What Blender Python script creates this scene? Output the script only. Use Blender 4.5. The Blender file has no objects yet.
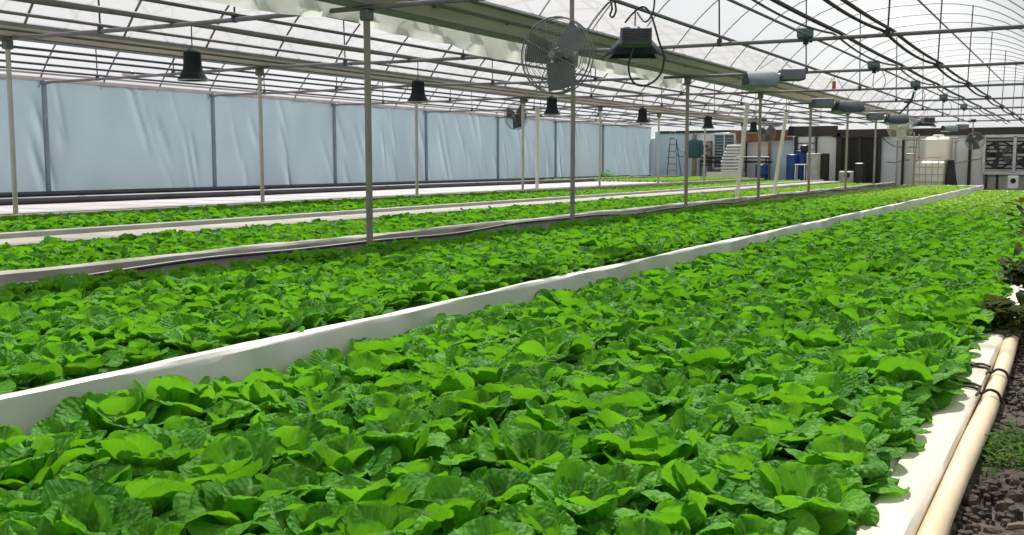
import bpy, math, random
import numpy as np
from mathutils import Vector, Matrix
random.seed(7)
RNG = np.random.default_rng(11)
sc = bpy.context.scene
COL = sc.collection
PI = math.pi
R = math.radians

# ------------------------------------------------------------------ camera model
W_, H_ = 1024, 535
F = 1030.0
CX, CY = 512.0, 267.5
CZ = 1.185                                   # eye height above the soil path
PITCH = math.atan((CY - 162.5) / F)
YAW = math.atan((1087 - CX) / (F / math.cos(PITCH)))
FW = np.array([-math.sin(YAW) * math.cos(PITCH), math.cos(YAW) * math.cos(PITCH), -math.sin(PITCH)])
RT = np.array([math.cos(YAW), math.sin(YAW), 0.0])
UP = np.cross(RT, FW)


def ray(x, y):
    return FW + RT * (x - CX) / F - UP * (y - CY) / F


def at(x, y, Y):
    """point of the place seen at pixel x, y on the plane world-Y = Y"""
    d = ray(x, y)
    p = d * (Y / d[1])
    return Vector((p[0], p[1], p[2] + CZ))


def atx(x, y, X):
    d = ray(x, y)
    p = d * (X / d[0])
    return Vector((p[0], p[1], p[2] + CZ))


def proj(P):
    P = np.atleast_2d(np.asarray(P, float)) - np.array([0, 0, CZ])
    d = P @ FW
    return CX + F * (P @ RT) / d, CY - F * (P @ UP) / d, d


cam_d = bpy.data.cameras.new('camera')
cam_d.sensor_width = 36
cam_d.lens = F * 36 / W_
cam_d.clip_end = 400
cam = bpy.data.objects.new('camera', cam_d)
COL.objects.link(cam)
cam.location = (0, 0, CZ)
cam.rotation_euler = (PI / 2 - PITCH, 0, YAW)
sc.camera = cam

# ------------------------------------------------------------------ materials
def nt(name):
    m = bpy.data.materials.new(name)
    m.use_nodes = True
    n = m.node_tree
    n.nodes.clear()
    out = n.nodes.new('ShaderNodeOutputMaterial')
    return m, n, out


def mk(name, col, rough=0.6, metal=0.0, var=0.12, scale=6.0, bump=0.0, bscale=30.0, col2=None, stretch=(1, 1, 1), spec=0.5):
    m, n, out = nt(name)
    b = n.nodes.new('ShaderNodeBsdfPrincipled')
    tc = n.nodes.new('ShaderNodeTexCoord')
    mp = n.nodes.new('ShaderNodeMapping')
    mp.inputs['Scale'].default_value = stretch
    n.links.new(tc.outputs['Object'], mp.inputs[0])
    no = n.nodes.new('ShaderNodeTexNoise')
    no.inputs['Scale'].default_value = scale
    no.inputs['Detail'].default_value = 5
    n.links.new(mp.outputs[0], no.inputs[0])
    rp = n.nodes.new('ShaderNodeValToRGB')
    c2 = col2 if col2 else tuple(max(0, c * (1 - var * 2)) for c in col)
    rp.color_ramp.elements[0].position = 0.35
    rp.color_ramp.elements[1].position = 0.65
    rp.color_ramp.elements[0].color = (*c2, 1)
    rp.color_ramp.elements[1].color = (*col, 1)
    n.links.new(no.outputs[0], rp.inputs[0])
    n.links.new(rp.outputs[0], b.inputs['Base Color'])
    b.inputs['Roughness'].default_value = rough
    b.inputs['Metallic'].default_value = metal
    b.inputs['Specular IOR Level'].default_value = spec
    if bump:
        nb = n.nodes.new('ShaderNodeTexNoise')
        nb.inputs['Scale'].default_value = bscale
        nb.inputs['Detail'].default_value = 4
        n.links.new(mp.outputs[0], nb.inputs[0])
        bp = n.nodes.new('ShaderNodeBump')
        bp.inputs['Strength'].default_value = bump
        bp.inputs['Distance'].default_value = 0.02
        n.links.new(nb.outputs[0], bp.inputs['Height'])
        n.links.new(bp.outputs[0], b.inputs['Normal'])
    n.links.new(b.outputs[0], out.inputs[0])
    return m


def film(name, col, transp, tl=0.8, scale=0.6, stretch=(1, 1, 1), bump=0.0):
    m, n, out = nt(name)
    tr = n.nodes.new('ShaderNodeBsdfTransparent')
    tr.inputs[0].default_value = (.93, .94, .96, 1) if transp else (*col, 1)
    t = n.nodes.new('ShaderNodeBsdfTranslucent')
    d = n.nodes.new('ShaderNodeBsdfDiffuse')
    tc = n.nodes.new('ShaderNodeTexCoord')
    mp = n.nodes.new('ShaderNodeMapping')
    mp.inputs['Scale'].default_value = stretch
    n.links.new(tc.outputs['Object'], mp.inputs[0])
    no = n.nodes.new('ShaderNodeTexNoise')
    no.inputs['Scale'].default_value = scale
    no.inputs['Detail'].default_value = 6
    n.links.new(mp.outputs[0], no.inputs[0])
    rp = n.nodes.new('ShaderNodeValToRGB')
    rp.color_ramp.elements[0].position = 0.3
    rp.color_ramp.elements[1].position = 0.7
    rp.color_ramp.elements[0].color = (*[c * 0.86 for c in col], 1)
    rp.color_ramp.elements[1].color = (*col, 1)
    n.links.new(no.outputs[0], rp.inputs[0])
    n.links.new(rp.outputs[0], t.inputs[0])
    n.links.new(rp.outputs[0], d.inputs[0])
    if bump:
        bp = n.nodes.new('ShaderNodeBump')
        bp.inputs['Strength'].default_value = bump
        bp.inputs['Distance'].default_value = 0.05
        n.links.new(no.outputs[0], bp.inputs['Height'])
        n.links.new(bp.outputs[0], t.inputs['Normal'])
        n.links.new(bp.outputs[0], d.inputs['Normal'])
    mx = n.nodes.new('ShaderNodeMixShader')
    mx.inputs[0].default_value = tl
    n.links.new(d.outputs[0], mx.inputs[1])
    n.links.new(t.outputs[0], mx.inputs[2])
    m2 = n.nodes.new('ShaderNodeMixShader')
    m2.inputs[0].default_value = transp
    n.links.new(mx.outputs[0], m2.inputs[1])
    n.links.new(tr.outputs[0], m2.inputs[2])
    n.links.new(m2.outputs[0], out.inputs[0])
    return m


def leaf_mat(name, dark, light, rib, trans_col, trans=0.4, rough=0.42, bump=0.35, vein=0.35):
    m, n, out = nt(name)
    N = n.nodes.new
    L = n.links.new
    at_ = N('ShaderNodeAttribute'); at_.attribute_name = 'leaf_uv'
    sep = N('ShaderNodeSeparateXYZ'); L(at_.outputs['Vector'], sep.inputs[0])
    age = N('ShaderNodeAttribute'); age.attribute_name = 'young'
    geo = N('ShaderNodeNewGeometry')
    tc = N('ShaderNodeTexCoord')
    no = N('ShaderNodeTexNoise'); no.inputs['Scale'].default_value = 22; no.inputs['Detail'].default_value = 4
    L(tc.outputs['Object'], no.inputs[0])
    add = N('ShaderNodeMath'); add.operation = 'ADD'
    L(no.outputs[0], add.inputs[0]); L(geo.outputs['Random Per Island'], add.inputs[1])
    half = N('ShaderNodeMath'); half.operation = 'MULTIPLY'; half.inputs[1].default_value = 0.5
    L(add.outputs[0], half.inputs[0])
    rp = N('ShaderNodeValToRGB')
    rp.color_ramp.elements[0].position = 0.3; rp.color_ramp.elements[1].position = 0.75
    rp.color_ramp.elements[0].color = (*dark, 1); rp.color_ramp.elements[1].color = (*light, 1)
    L(half.outputs[0], rp.inputs[0])
    # pale midrib and base
    ab = N('ShaderNodeMath'); ab.operation = 'ABSOLUTE'; L(sep.outputs[0], ab.inputs[0])
    vv = N('ShaderNodeMath'); vv.operation = 'MULTIPLY_ADD'; vv.inputs[1].default_value = 0.16; vv.inputs[2].default_value = -0.19
    L(sep.outputs[1], vv.inputs[0])
    wdt = N('ShaderNodeMath'); wdt.operation = 'ADD'; L(ab.outputs[0], wdt.inputs[0]); L(vv.outputs[0], wdt.inputs[1])
    mr = N('ShaderNodeMapRange'); mr.inputs['From Min'].default_value = -0.03; mr.inputs['From Max'].default_value = 0.03
    mr.inputs['To Min'].default_value = 0.6; mr.inputs['To Max'].default_value = 0.0
    L(wdt.outputs[0], mr.inputs['Value'])
    mix = N('ShaderNodeMix'); mix.data_type = 'RGBA'
    L(mr.outputs[0], mix.inputs['Factor']); L(rp.outputs[0], mix.inputs['A'])
    mix.inputs['B'].default_value = (*rib, 1)
    mix2 = N('ShaderNodeMix'); mix2.data_type = 'RGBA'
    L(age.outputs['Fac'], mix2.inputs['Factor']); L(mix.outputs['Result'], mix2.inputs['A'])
    mix2.inputs['B'].default_value = (0.50, 0.58, 0.16, 1)  # pale young leaves, brightened further to imitate far-end haze
    # side veins leaving the midrib
    v1 = N('ShaderNodeMath'); v1.operation = 'MULTIPLY_ADD'; v1.inputs[1].default_value = -0.62
    L(ab.outputs[0], v1.inputs[0]); L(sep.outputs[1], v1.inputs[2])
    v2 = N('ShaderNodeMath'); v2.operation = 'MULTIPLY_ADD'; v2.inputs[1].default_value = 40.0
    nz = N('ShaderNodeMath'); nz.operation = 'MULTIPLY'; nz.inputs[1].default_value = 5.0
    L(no.outputs[0], nz.inputs[0]); L(v1.outputs[0], v2.inputs[0]); L(nz.outputs[0], v2.inputs[2])
    v3 = N('ShaderNodeMath'); v3.operation = 'SINE'; L(v2.outputs[0], v3.inputs[0])
    vm = N('ShaderNodeMapRange'); vm.inputs['From Min'].default_value = 0.80; vm.inputs['From Max'].default_value = 1.0
    vm.inputs['To Min'].default_value = 0.0; vm.inputs['To Max'].default_value = vein
    L(v3.outputs[0], vm.inputs['Value'])
    mixv = N('ShaderNodeMix'); mixv.data_type = 'RGBA'
    L(vm.outputs[0], mixv.inputs['Factor']); L(mix2.outputs['Result'], mixv.inputs['A']); mixv.inputs['B'].default_value = (*rib, 1)
    mix2 = mixv
    b = N('ShaderNodeBsdfPrincipled')
    L(mix2.outputs['Result'], b.inputs['Base Color'])
    b.inputs['Roughness'].default_value = rough
    b.inputs['Specular IOR Level'].default_value = 0.06
    t = N('ShaderNodeBsdfTranslucent')
    mix3 = N('ShaderNodeMix'); mix3.data_type = 'RGBA'; mix3.blend_type = 'MULTIPLY'; mix3.inputs['Factor'].default_value = 0.0
    tcol = N('ShaderNodeMix'); tcol.data_type = 'RGBA'; tcol.inputs['Factor'].default_value = 0.35
    tcol.inputs['B'].default_value = (*trans_col, 1)
    tcol.inputs['A'].default_value = (*trans_col, 1)
    L(tcol.outputs['Result'], t.inputs[0])
    # blistered surface
    vo = N('ShaderNodeTexVoronoi'); vo.feature = 'SMOOTH_F1'; vo.inputs['Scale'].default_value = 62
    try:
        vo.inputs['Smoothness'].default_value = 0.6
    except Exception:
        pass
    L(tc.outputs['Object'], vo.inputs[0])
    bp = N('ShaderNodeBump'); bp.inputs['Strength'].default_value = bump; bp.inputs['Distance'].default_value = 0.012
    bp.invert = True
    hs = N('ShaderNodeMath'); hs.operation = 'MULTIPLY_ADD'; hs.inputs[1].default_value = 0.22
    L(v3.outputs[0], hs.inputs[0]); L(vo.outputs['Distance'], hs.inputs[2])
    L(hs.outputs[0], bp.inputs['Height'])
    L(bp.outputs[0], b.inputs['Normal'])
    ms = N('ShaderNodeMixShader'); ms.inputs[0].default_value = trans
    L(b.outputs[0], ms.inputs[1]); L(t.outputs[0], ms.inputs[2])
    L(ms.outputs[0], out.inputs[0])
    return m


M = {}
M['soil'] = mk('soil', (0.085, 0.066, 0.050), 0.95, var=0.3, scale=14, bump=1.0, bscale=30, col2=(0.030, 0.024, 0.018))
M['clod'] = mk('clod', (0.10, 0.078, 0.056), 0.95, var=0.3, scale=14, bump=0.7, bscale=60, col2=(0.028, 0.022, 0.017))
M['foam'] = mk('white_foam', (0.60, 0.60, 0.57), 0.7, var=0.04, scale=3, bump=0.05)
M['foam_far'] = mk('white_foam_bare', (0.46, 0.44, 0.46), 0.7, var=0.03, scale=3, bump=0.05)
M['liner'] = mk('white_liner', (0.66, 0.65, 0.61), 0.42, var=0.05, scale=2.5, bump=0.25, bscale=9)
M['liner_edge'] = mk('cream_liner', (0.66, 0.61, 0.51), 0.45, var=0.08, scale=5, bump=0.3, bscale=14)
M['curb'] = mk('weathered_curb', (0.46, 0.44, 0.39), 0.85, scale=2.2, bump=0.25, bscale=20, col2=(0.26, 0.25, 0.215), stretch=(1, 0.6, 1))
M['curb_pale'] = mk('pale_curb', (0.40, 0.39, 0.34), 0.8, scale=2, bump=0.15, col2=(0.31, 0.295, 0.25), stretch=(1, 0.5, 1))
M['curb_grey'] = mk('grey_curb', (0.46, 0.45, 0.42), 0.8, scale=2, bump=0.15, col2=(0.36, 0.35, 0.32), stretch=(1, 0.5, 1))
M['wood_pipe'] = mk('beige_pipe', (0.72, 0.60, 0.42), 0.55, var=0.12, scale=5, bump=0.15, bscale=24, stretch=(1, 0.35, 1), col2=(0.60, 0.46, 0.28))
M['black_pl'] = mk('black_plastic', (0.012, 0.014, 0.018), 0.45, var=0.2, scale=8)
M['black_pipe'] = mk('black_pipe', (0.03, 0.032, 0.045), 0.5, var=0.2, scale=3)
M['hose'] = mk('dark_twine', (0.045, 0.032, 0.026), 0.8, var=0.2, scale=30)
M['galv'] = mk('galvanised_steel', (0.30, 0.275, 0.24), 0.6, metal=0.0, scale=7, col2=(0.21, 0.195, 0.17), stretch=(1, 1, 0.3))
M['galv_pale'] = mk('pale_steel', (0.52, 0.50, 0.44), 0.55, metal=0.2, scale=7, col2=(0.42, 0.40, 0.34), stretch=(1, 1, 0.3))
M['pvc'] = mk('cream_pvc', (0.78, 0.75, 0.64), 0.5, var=0.05, scale=4)
M['tube'] = mk('hoop_steel', (0.15, 0.14, 0.155), 0.65, metal=0.0, scale=5, col2=(0.11, 0.105, 0.115), spec=.25)
M['tube_hazed'] = mk('hazed_hoop_steel', (0.42, 0.42, 0.41), 0.5, metal=0.1, scale=5, col2=(0.36, 0.36, 0.35))  # right-bay hoops coloured paler to imitate bright, washed-out light
M['tube_pale'] = mk('tie_steel', (0.20, 0.19, 0.20), 0.65, metal=0.0, scale=5, col2=(0.155, 0.145, 0.155), spec=.25)
M['tube_dark'] = mk('dark_conduit', (0.055, 0.05, 0.06), 0.75, var=0.15, scale=5)
M['gutter'] = mk('gutter_steel', (0.62, 0.49, 0.52), 0.6, metal=0.0, scale=1.6, col2=(0.48, 0.38, 0.40), stretch=(3, 0.5, 3))
M['gutter_lip'] = mk('gutter_lip', (0.17, 0.18, 0.16), 0.6, metal=0.2, scale=3)
M['film'] = film('roof_film', (0.42, 0.425, 0.445), 0.42, 0.80, 0.35, (1, 0.6, 1))
M['wallfilm'] = film('wall_film', (0.36, 0.45, 0.505), 0.0, 0.55, 1.4, (1, 0.5, 0.35), bump=0.35)
M['drape'] = film('drape_film', (0.85, 0.86, 0.78), 0.0, 0.6, 4)
M['postblue'] = mk('wall_post', (0.22, 0.27, 0.31), 0.6, metal=0.2, scale=4)
M['rail'] = mk('wall_rail', (0.52, 0.44, 0.41), 0.7, scale=3)
M['base_dark'] = mk('dark_base', (0.035, 0.045, 0.07), 0.7, scale=3)
M['fan_metal'] = mk('fan_grey', (0.22, 0.22, 0.22), 0.55, metal=0.1, scale=6)
M['fan_blade'] = mk('fan_blade', (0.15, 0.16, 0.16), 0.5, metal=0.3, scale=6)
M['fan_overexposed'] = mk('fan_overexposed', (0.62, 0.61, 0.52), 0.6, metal=0.1, scale=6)  # pale colour imitates overexposure on one distant fan
M['fan_dark'] = mk('fan_dark', (0.035, 0.04, 0.045), 0.5, scale=6)
M['ballast'] = mk('ballast_grey', (0.17, 0.17, 0.205), 0.6, metal=0.0, scale=5)
M['ballast_dark'] = mk('ballast_fins', (0.07, 0.07, 0.095), 0.6, metal=0.0, scale=5)
M['hood'] = mk('reflector_hood', (0.02, 0.03, 0.042), 0.75, metal=0.0, scale=5)
M['hood_teal'] = mk('reflector_teal', (0.10, 0.14, 0.16), 0.7, metal=0.0, scale=5)
M['hood_in'] = mk('reflector_inside', (0.60, 0.58, 0.56), 0.5, metal=0.0, scale=5)
M['shade'] = mk('black_shade', (0.007, 0.010, 0.014), 0.9, var=0.25, scale=6)
M['wall_white'] = mk('end_wall_white', (0.80, 0.80, 0.77), 0.8, scale=0.8, col2=(0.68, 0.69, 0.67))
M['wall_blue'] = mk('end_wall_blue', (0.55, 0.68, 0.76), 0.8, scale=0.8, col2=(0.47, 0.60, 0.69))
M['wall_cool'] = mk('end_wall_cool', (0.70, 0.75, 0.78), 0.8, scale=0.8, col2=(0.62, 0.67, 0.70))
M['dark_open'] = mk('dark_mesh', (0.025, 0.024, 0.02), 0.8, scale=3)
M['dark_brown'] = mk('dark_timber', (0.05, 0.042, 0.036), 0.8, scale=4)
M['rust'] = mk('rust_board', (0.24, 0.105, 0.06), 0.8, scale=2.5, col2=(0.15, 0.065, 0.04))
M['timber'] = mk('brown_timber', (0.28, 0.19, 0.12), 0.8, scale=5, stretch=(3, 3, 0.4))
M['blue_pl'] = mk('blue_plastic', (0.012, 0.055, 0.24), 0.4, var=0.15, scale=4)
M['teal'] = mk('teal_cloth', (0.03, 0.095, 0.105), 0.85, scale=7)
M['drum'] = mk('grey_drum', (0.44, 0.44, 0.38), 0.6, scale=4, col2=(0.33, 0.33, 0.28))
M['tote'] = mk('tote_white', (0.83, 0.80, 0.68), 0.5, scale=2, col2=(0.76, 0.73, 0.61))
M['cage'] = mk('cage_steel', (0.45, 0.44, 0.36), 0.5, metal=0.4, scale=4)
M['lowwall'] = mk('block_base', (0.44, 0.44, 0.36), 0.85, scale=1.5, col2=(0.33, 0.33, 0.26))
M['alu'] = mk('aluminium', (0.62, 0.63, 0.62), 0.4, metal=0.4, scale=4)
M['orange'] = mk('orange_bar', (0.45, 0.22, 0.12), 0.6, scale=4)
M['twig'] = mk('dry_twig', (0.22, 0.16, 0.10), 0.9, scale=12)
M['red'] = mk('red_tag', (0.55, 0.06, 0.06), 0.6)
M['leaf'] = leaf_mat('lettuce_leaf', (0.022, 0.115, 0.012), (0.105, 0.32, 0.026), (0.22, 0.42, 0.11), (0.24, 0.68, 0.015), 0.30, 0.50, 0.5)
M['leaf_heart'] = leaf_mat('lettuce_heart', (0.03, 0.145, 0.014), (0.13, 0.36, 0.035), (0.26, 0.44, 0.14), (0.26, 0.72, 0.02), 0.32, 0.50, 0.5)
M['vine'] = leaf_mat('vine_leaf', (0.012, 0.026, 0.008), (0.045, 0.075, 0.016), (0.08, 0.09, 0.04), (0.13, 0.17, 0.02), 0.28, 0.7)
M['grass'] = leaf_mat('grass_blade', (0.03, 0.09, 0.015), (0.08, 0.17, 0.03), (0.1, 0.2, 0.05), (0.16, 0.3, 0.04), 0.3, 0.5)


# ------------------------------------------------------------------ mesh builder
class MB:
    def __init__(s):
        s.v = []; s.f = []

    def add(s, vs, fs):
        o = len(s.v)
        s.v += [tuple(v) for v in vs]
        s.f += [tuple(i + o for i in f) for f in fs]
        return s

    def box(s, x0, x1, y0, y1, z0, z1):
        return s.add([(x0, y0, z0), (x1, y0, z0), (x1, y1, z0), (x0, y1, z0), (x0, y0, z1), (x1, y0, z1), (x1, y1, z1), (x0, y1, z1)],
                     [(0, 3, 2, 1), (4, 5, 6, 7), (0, 1, 5, 4), (1, 2, 6, 5), (2, 3, 7, 6), (3, 0, 4, 7)])

    def bbox(s, x0, x1, y0, y1, z0, z1, c=0.01):
        """box with chamfered upright edges and rims"""
        c = min(c, (x1 - x0) * .3, (y1 - y0) * .3, (z1 - z0) * .3)
        def ring(i, z):
            a, b, d, e = x0 + i, x1 - i, y0 + i, y1 - i
            return [(a + c, d, z), (b - c, d, z), (b, d + c, z), (b, e - c, z), (b - c, e, z), (a + c, e, z), (a, e - c, z), (a, d + c, z)]
        vs = ring(c, z0) + ring(0, z0 + c) + ring(0, z1 - c) + ring(c, z1)
        fs = [tuple(range(7, -1, -1)), tuple(range(24, 32))]
        for k in range(3):
            for i in range(8):
                j = (i + 1) % 8
                fs.append((k * 8 + i, k * 8 + j, k * 8 + 8 + j, k * 8 + 8 + i))
        return s.add(vs, fs)

    def tube(s, pts, r, n=8, closed=False, cap=True):
        pts = [Vector(p) for p in pts]
        m = len(pts)
        rs = r if isinstance(r, (list, tuple)) else [r] * m
        ref = None
        vs = []
        for i, p in enumerate(pts):
            if closed:
                t = pts[(i + 1) % m] - pts[i - 1]
            else:
                t = pts[min(i + 1, m - 1)] - pts[max(i - 1, 0)]
            t.normalize()
            if ref is None:
                ref = Vector((0, 0, 1)) if abs(t.z) < 0.9 else Vector((1, 0, 0))
            a = (ref - t * ref.dot(t)).normalized()
            b = t.cross(a)
            ref = a
            for k in range(n):
                an = 2 * PI * k / n
                vs.append(p + (a * math.cos(an) + b * math.sin(an)) * rs[i])
        fs = []
        for i in range(m if closed else m - 1):
            for k in range(n):
                k2 = (k + 1) % n
                j = (i + 1) % m
                fs.append((i * n + k, i * n + k2, j * n + k2, j * n + k))
        if cap and not closed:
            fs.append(tuple(range(n - 1, -1, -1)))
            fs.append(tuple((m - 1) * n + k for k in range(n)))
        return s.add(vs, fs)

    def lathe(s, prof, c=(0, 0, 0), n=20, cap=True):
        vs = []
        for r, z in prof:
            for k in range(n):
                a = 2 * PI * k / n
                vs.append((c[0] + r * math.cos(a), c[1] + r * math.sin(a), c[2] + z))
        fs = []
        for i in range(len(prof) - 1):
            for k in range(n):
                k2 = (k + 1) % n
                fs.append((i * n + k, i * n + k2, (i + 1) * n + k2, (i + 1) * n + k))
        if cap:
            fs.append(tuple(range(n - 1, -1, -1)))
            fs.append(tuple((len(prof) - 1) * n + k for k in range(n)))
        return s.add(vs, fs)

    def prism_y(s, prof, y0, y1, step=None, wob=0.0):
        """closed XZ outline drawn along Y"""
        k = max(1, int((y1 - y0) / step)) if step else 1
        n = len(prof)
        vs = []
        for i in range(k + 1):
            y = y0 + (y1 - y0) * i / k
            for j, (x, z) in enumerate(prof):
                w = wob * (math.sin(y * 1.7 + j) * .5 + math.sin(y * 4.1 + 2 * j) * .3 + random.uniform(-.3, .3)) if wob else 0
                vs.append((x + w * .6, y, z + w))
        fs = [tuple(range(n)), tuple(k * n + j for j in range(n - 1, -1, -1))]
        for i in range(k):
            for j in range(n):
                j2 = (j + 1) % n
                fs.append((i * n + j, (i + 1) * n + j, (i + 1) * n + j2, i * n + j2))
        return s.add(vs, fs)

    def grid(s, P):
        """P[i][j] points"""
        a, b = len(P), len(P[0])
        vs = [p for row in P for p in row]
        fs = [(i * b + j, i * b + j + 1, (i + 1) * b + j + 1, (i + 1) * b + j) for i in range(a - 1) for j in range(b - 1)]
        return s.add(vs, fs)

    def build(s, name, m, parent=None, smooth=True, recalc=True, loc=None):
        me = bpy.data.meshes.new(name)
        vs = s.v
        if loc is not None:
            vs = [(v[0] - loc[0], v[1] - loc[1], v[2] - loc[2]) for v in vs]
        me.from_pydata(vs, [], s.f)
        if recalc:
            import bmesh
            bm = bmesh.new(); bm.from_mesh(me)
            bmesh.ops.recalc_face_normals(bm, faces=bm.faces)
            bm.to_mesh(me); bm.free()
        if smooth:
            me.polygons.foreach_set('use_smooth', [True] * len(me.polygons))
            try:
                me.set_sharp_from_angle(angle=R(38))
            except Exception:
                pass
        me.materials.append(M[m])
        me.update()
        o = bpy.data.objects.new(name, me)
        COL.objects.link(o)
        if loc is not None:
            o.location = loc
        if parent is not None:
            o.parent = parent
            if loc is not None:
                o.location = Vector(loc) - parent.location
        return o


def tag(o, label=None, cat=None, group=None, kind=None):
    if label: o['label'] = label
    if cat: o['category'] = cat
    if group: o['group'] = group
    if kind: o['kind'] = kind
    return o


def empty(name, loc, label=None, cat=None, group=None, rz=0):
    o = bpy.data.objects.new(name, None)
    COL.objects.link(o)
    o.location = loc
    o.rotation_euler = (0, 0, rz)
    o.empty_display_size = 0.1
    return tag(o, label, cat, group)


def copy_tree(o, parent=None):
    c = o.copy()
    COL.objects.link(c)
    if parent is not None:
        c.parent = parent
    for ch in list(o.children):
        copy_tree(ch, c)
    return c


def struct(o, label=None):
    o['kind'] = 'structure'
    if label:
        o['label'] = label
    return o


def lerp(a, b, t):
    return tuple(x + (y - x) * t for x, y in zip(a, b))


def smooth_pts(p, n=5):
    out = []
    p = [Vector(a) for a in p]
    for i in range(len(p) - 1):
        p0, p1, p2, p3 = p[max(i - 1, 0)], p[i], p[i + 1], p[min(i + 2, len(p) - 1)]
        for j in range(n):
            t = j / n
            out.append(0.5 * ((2 * p1) + (p2 - p0) * t + (2 * p0 - 5 * p1 + 4 * p2 - p3) * t * t + (-p0 + 3 * p1 - 3 * p2 + p3) * t ** 3))
    out.append(p[-1])
    return out


ORD = ['zeroth', 'first', 'second', 'third', 'fourth', 'fifth', 'sixth', 'seventh', 'eighth', 'ninth', 'tenth', 'eleventh', 'twelfth',
       'thirteenth', 'fourteenth', 'fifteenth', 'sixteenth', 'seventeenth', 'eighteenth', 'nineteenth', 'twentieth']
TENS = {20: 'twenty', 30: 'thirty', 40: 'forty', 50: 'fifty'}


def ordw(n):
    if n <= 20:
        return ORD[n]
    t = n // 10 * 10
    if n == t:
        return TENS[t][:-1] + 'ieth'
    return TENS[t] + '-' + ORD[n - t]


# ------------------------------------------------------------------ layout (z measured from the eye, CZ added when built)
def Z(r):
    return r + CZ

XA, XB, XW, XC = -6.42, -11.85, -17.75, 0.0
ZG = 1.555                                    # gutter underside
FR = [3.70 + 4.75 * k for k in range(9)]      # frame lines at the near pole row
FRB = [3.87 + 4.5 * k for k in range(9)]      # at the far pole row
FRW = [4.4 + 4.4 * k for k in range(9)]       # at the side wall
Y0, Y1 = -1.5, 43.6
R1, R2_, R3, R4, R5 = -1.10, -0.93, -0.87, -0.77, -0.66     # raft levels

# ------------------------------------------------------------------ ground
def ground():
    P = []
    xs = [-20, -17, -12, -6, -1.0] + [-0.6 + 0.07 * i for i in range(38)] + [2.6, 5, 7, 12]
    ys = [-4, -1, 0] + [1.0 + 0.07 * i for i in range(110)] + [9.5, 12, 20, 30, 44, 48]
    rr = random.Random(3)
    for x in xs:
        row = []
        for y in ys:
            d = 0.0
            if -0.62 < x < 2.1 and 0.9 < y < 9:
                d = 0.016 * math.sin(x * 9 + math.sin(y * 5)) * math.sin(y * 7 + x * 3) + rr.uniform(-.011, .009)
            row.append((x, y, d - 0.01))
        P.append(row)
    return struct(MB().grid(P).build('floor', 'soil'))
ground()

# clods and chips lying on the path: nobody could count them
def clods():
    b = MB()
    rr = random.Random(5)
    for _ in range(2600):
        x = -0.33 + rr.random() ** 1.3 * 0.75
        y = 1.6 + rr.random() * 6.5
        s = rr.uniform(0.004, 0.015) if rr.random() < .9 else rr.uniform(.015, .026)
        fl = rr.uniform(.35, .8); el = rr.uniform(.6, 1.9)
        n = 6
        vs = [(x + s * rr.uniform(-.3, .3), y, s * fl)]
        for k in range(n):
            a = 2 * PI * k / n + rr.uniform(-.3, .3)
            q = s * rr.uniform(.7, 1.4)
            vs.append((x + q * math.cos(a), y + q * math.sin(a) * el, s * fl * rr.uniform(.0, .75)))
        for k in range(n):
            a = 2 * PI * k / n
            vs.append((x + 1.5 * s * math.cos(a), y + 1.5 * s * el * math.sin(a), -0.03))
        fs = [(0, 1 + k, 1 + (k + 1) % n) for k in range(n)] + [(1 + k, 1 + n + k, 1 + n + (k + 1) % n, 1 + (k + 1) % n) for k in range(n)]
        b.add(vs, fs)
    o = b.build('soil_clods', 'clod', smooth=False)
    tag(o, 'dark clods and wood chips strewn over the soil path', 'soil', kind='stuff')
clods()

# ------------------------------------------------------------------ growing beds
def liner_box(x0, x1, z0, z1, y0, y1, wob):
    """a board wrapped in plastic sheet: rounded rims, slight waviness"""
    c = min(0.018, (x1 - x0) * .35)
    prof = [(x0, z0), (x0, z1 - c), (x0 + c * .3, z1 - c * .3), (x0 + c, z1), (x1 - c, z1), (x1 - c * .3, z1 - c * .3), (x1, z1 - c), (x1, (z0 + z1) / 2), (x1, z0)]
    return MB().prism_y(prof, y0, y1, 0.22, wob)


b1 = empty('growing_bed', (-1.8, 20, 0), 'wide front lettuce bed between white divider and beige edge pipe', 'growing bed', 'lettuce beds')
MB().bbox(-3.36, -0.55, Y0, 42.6, 0.0, Z(R1), .01).build('raft', 'foam', b1, loc=(-1.8, 20, 0))
ed = liner_box(-0.55, -0.395, -0.0, Z(-1.075), Y0, 20.0, 0.008).build('edge_board', 'liner_edge', b1, loc=(-1.8, 20, 0))
tag(ed, 'cream plastic-wrapped edge board')
MB().bbox(-0.55, -0.395, 20, 42.7, -0.0, Z(-1.075), .01).build('edge_board', 'liner_edge', b1, loc=(-1.8, 20, 0))
MB().bbox(-3.36, -0.395, 42.6, 42.7, -0.0, Z(-1.05), .01).build('end_board', 'liner', b1, loc=(-1.8, 20, 0))

dv = liner_box(-3.455, -3.375, 0, Z(-0.85), Y0, 42.9, 0.010).build('bed_divider', 'liner', loc=(-3.41, 20, 0))
tag(dv, 'tall white plastic-wrapped divider board running the length between the two front beds', 'divider')

b2 = empty('growing_bed', (-4.65, 20, 0), 'lettuce bed directly behind the white divider board', 'growing bed', 'lettuce beds')
MB().bbox(-6.18, -3.47, Y0, 42.6, 0.0, Z(R2_), .01).build('raft', 'foam', b2, loc=(-4.65, 20, 0))
MB().bbox(-6.24, -6.18, Y0, 42.6, -0.0, Z(R2_ + .02), .01).build('edge_board', 'curb_pale', b2, loc=(-4.65, 20, 0))
MB().bbox(-6.24, -3.47, 42.6, 42.7, -0.0, Z(-0.86), .01).build('end_board', 'liner', b2, loc=(-4.65, 20, 0))

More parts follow.
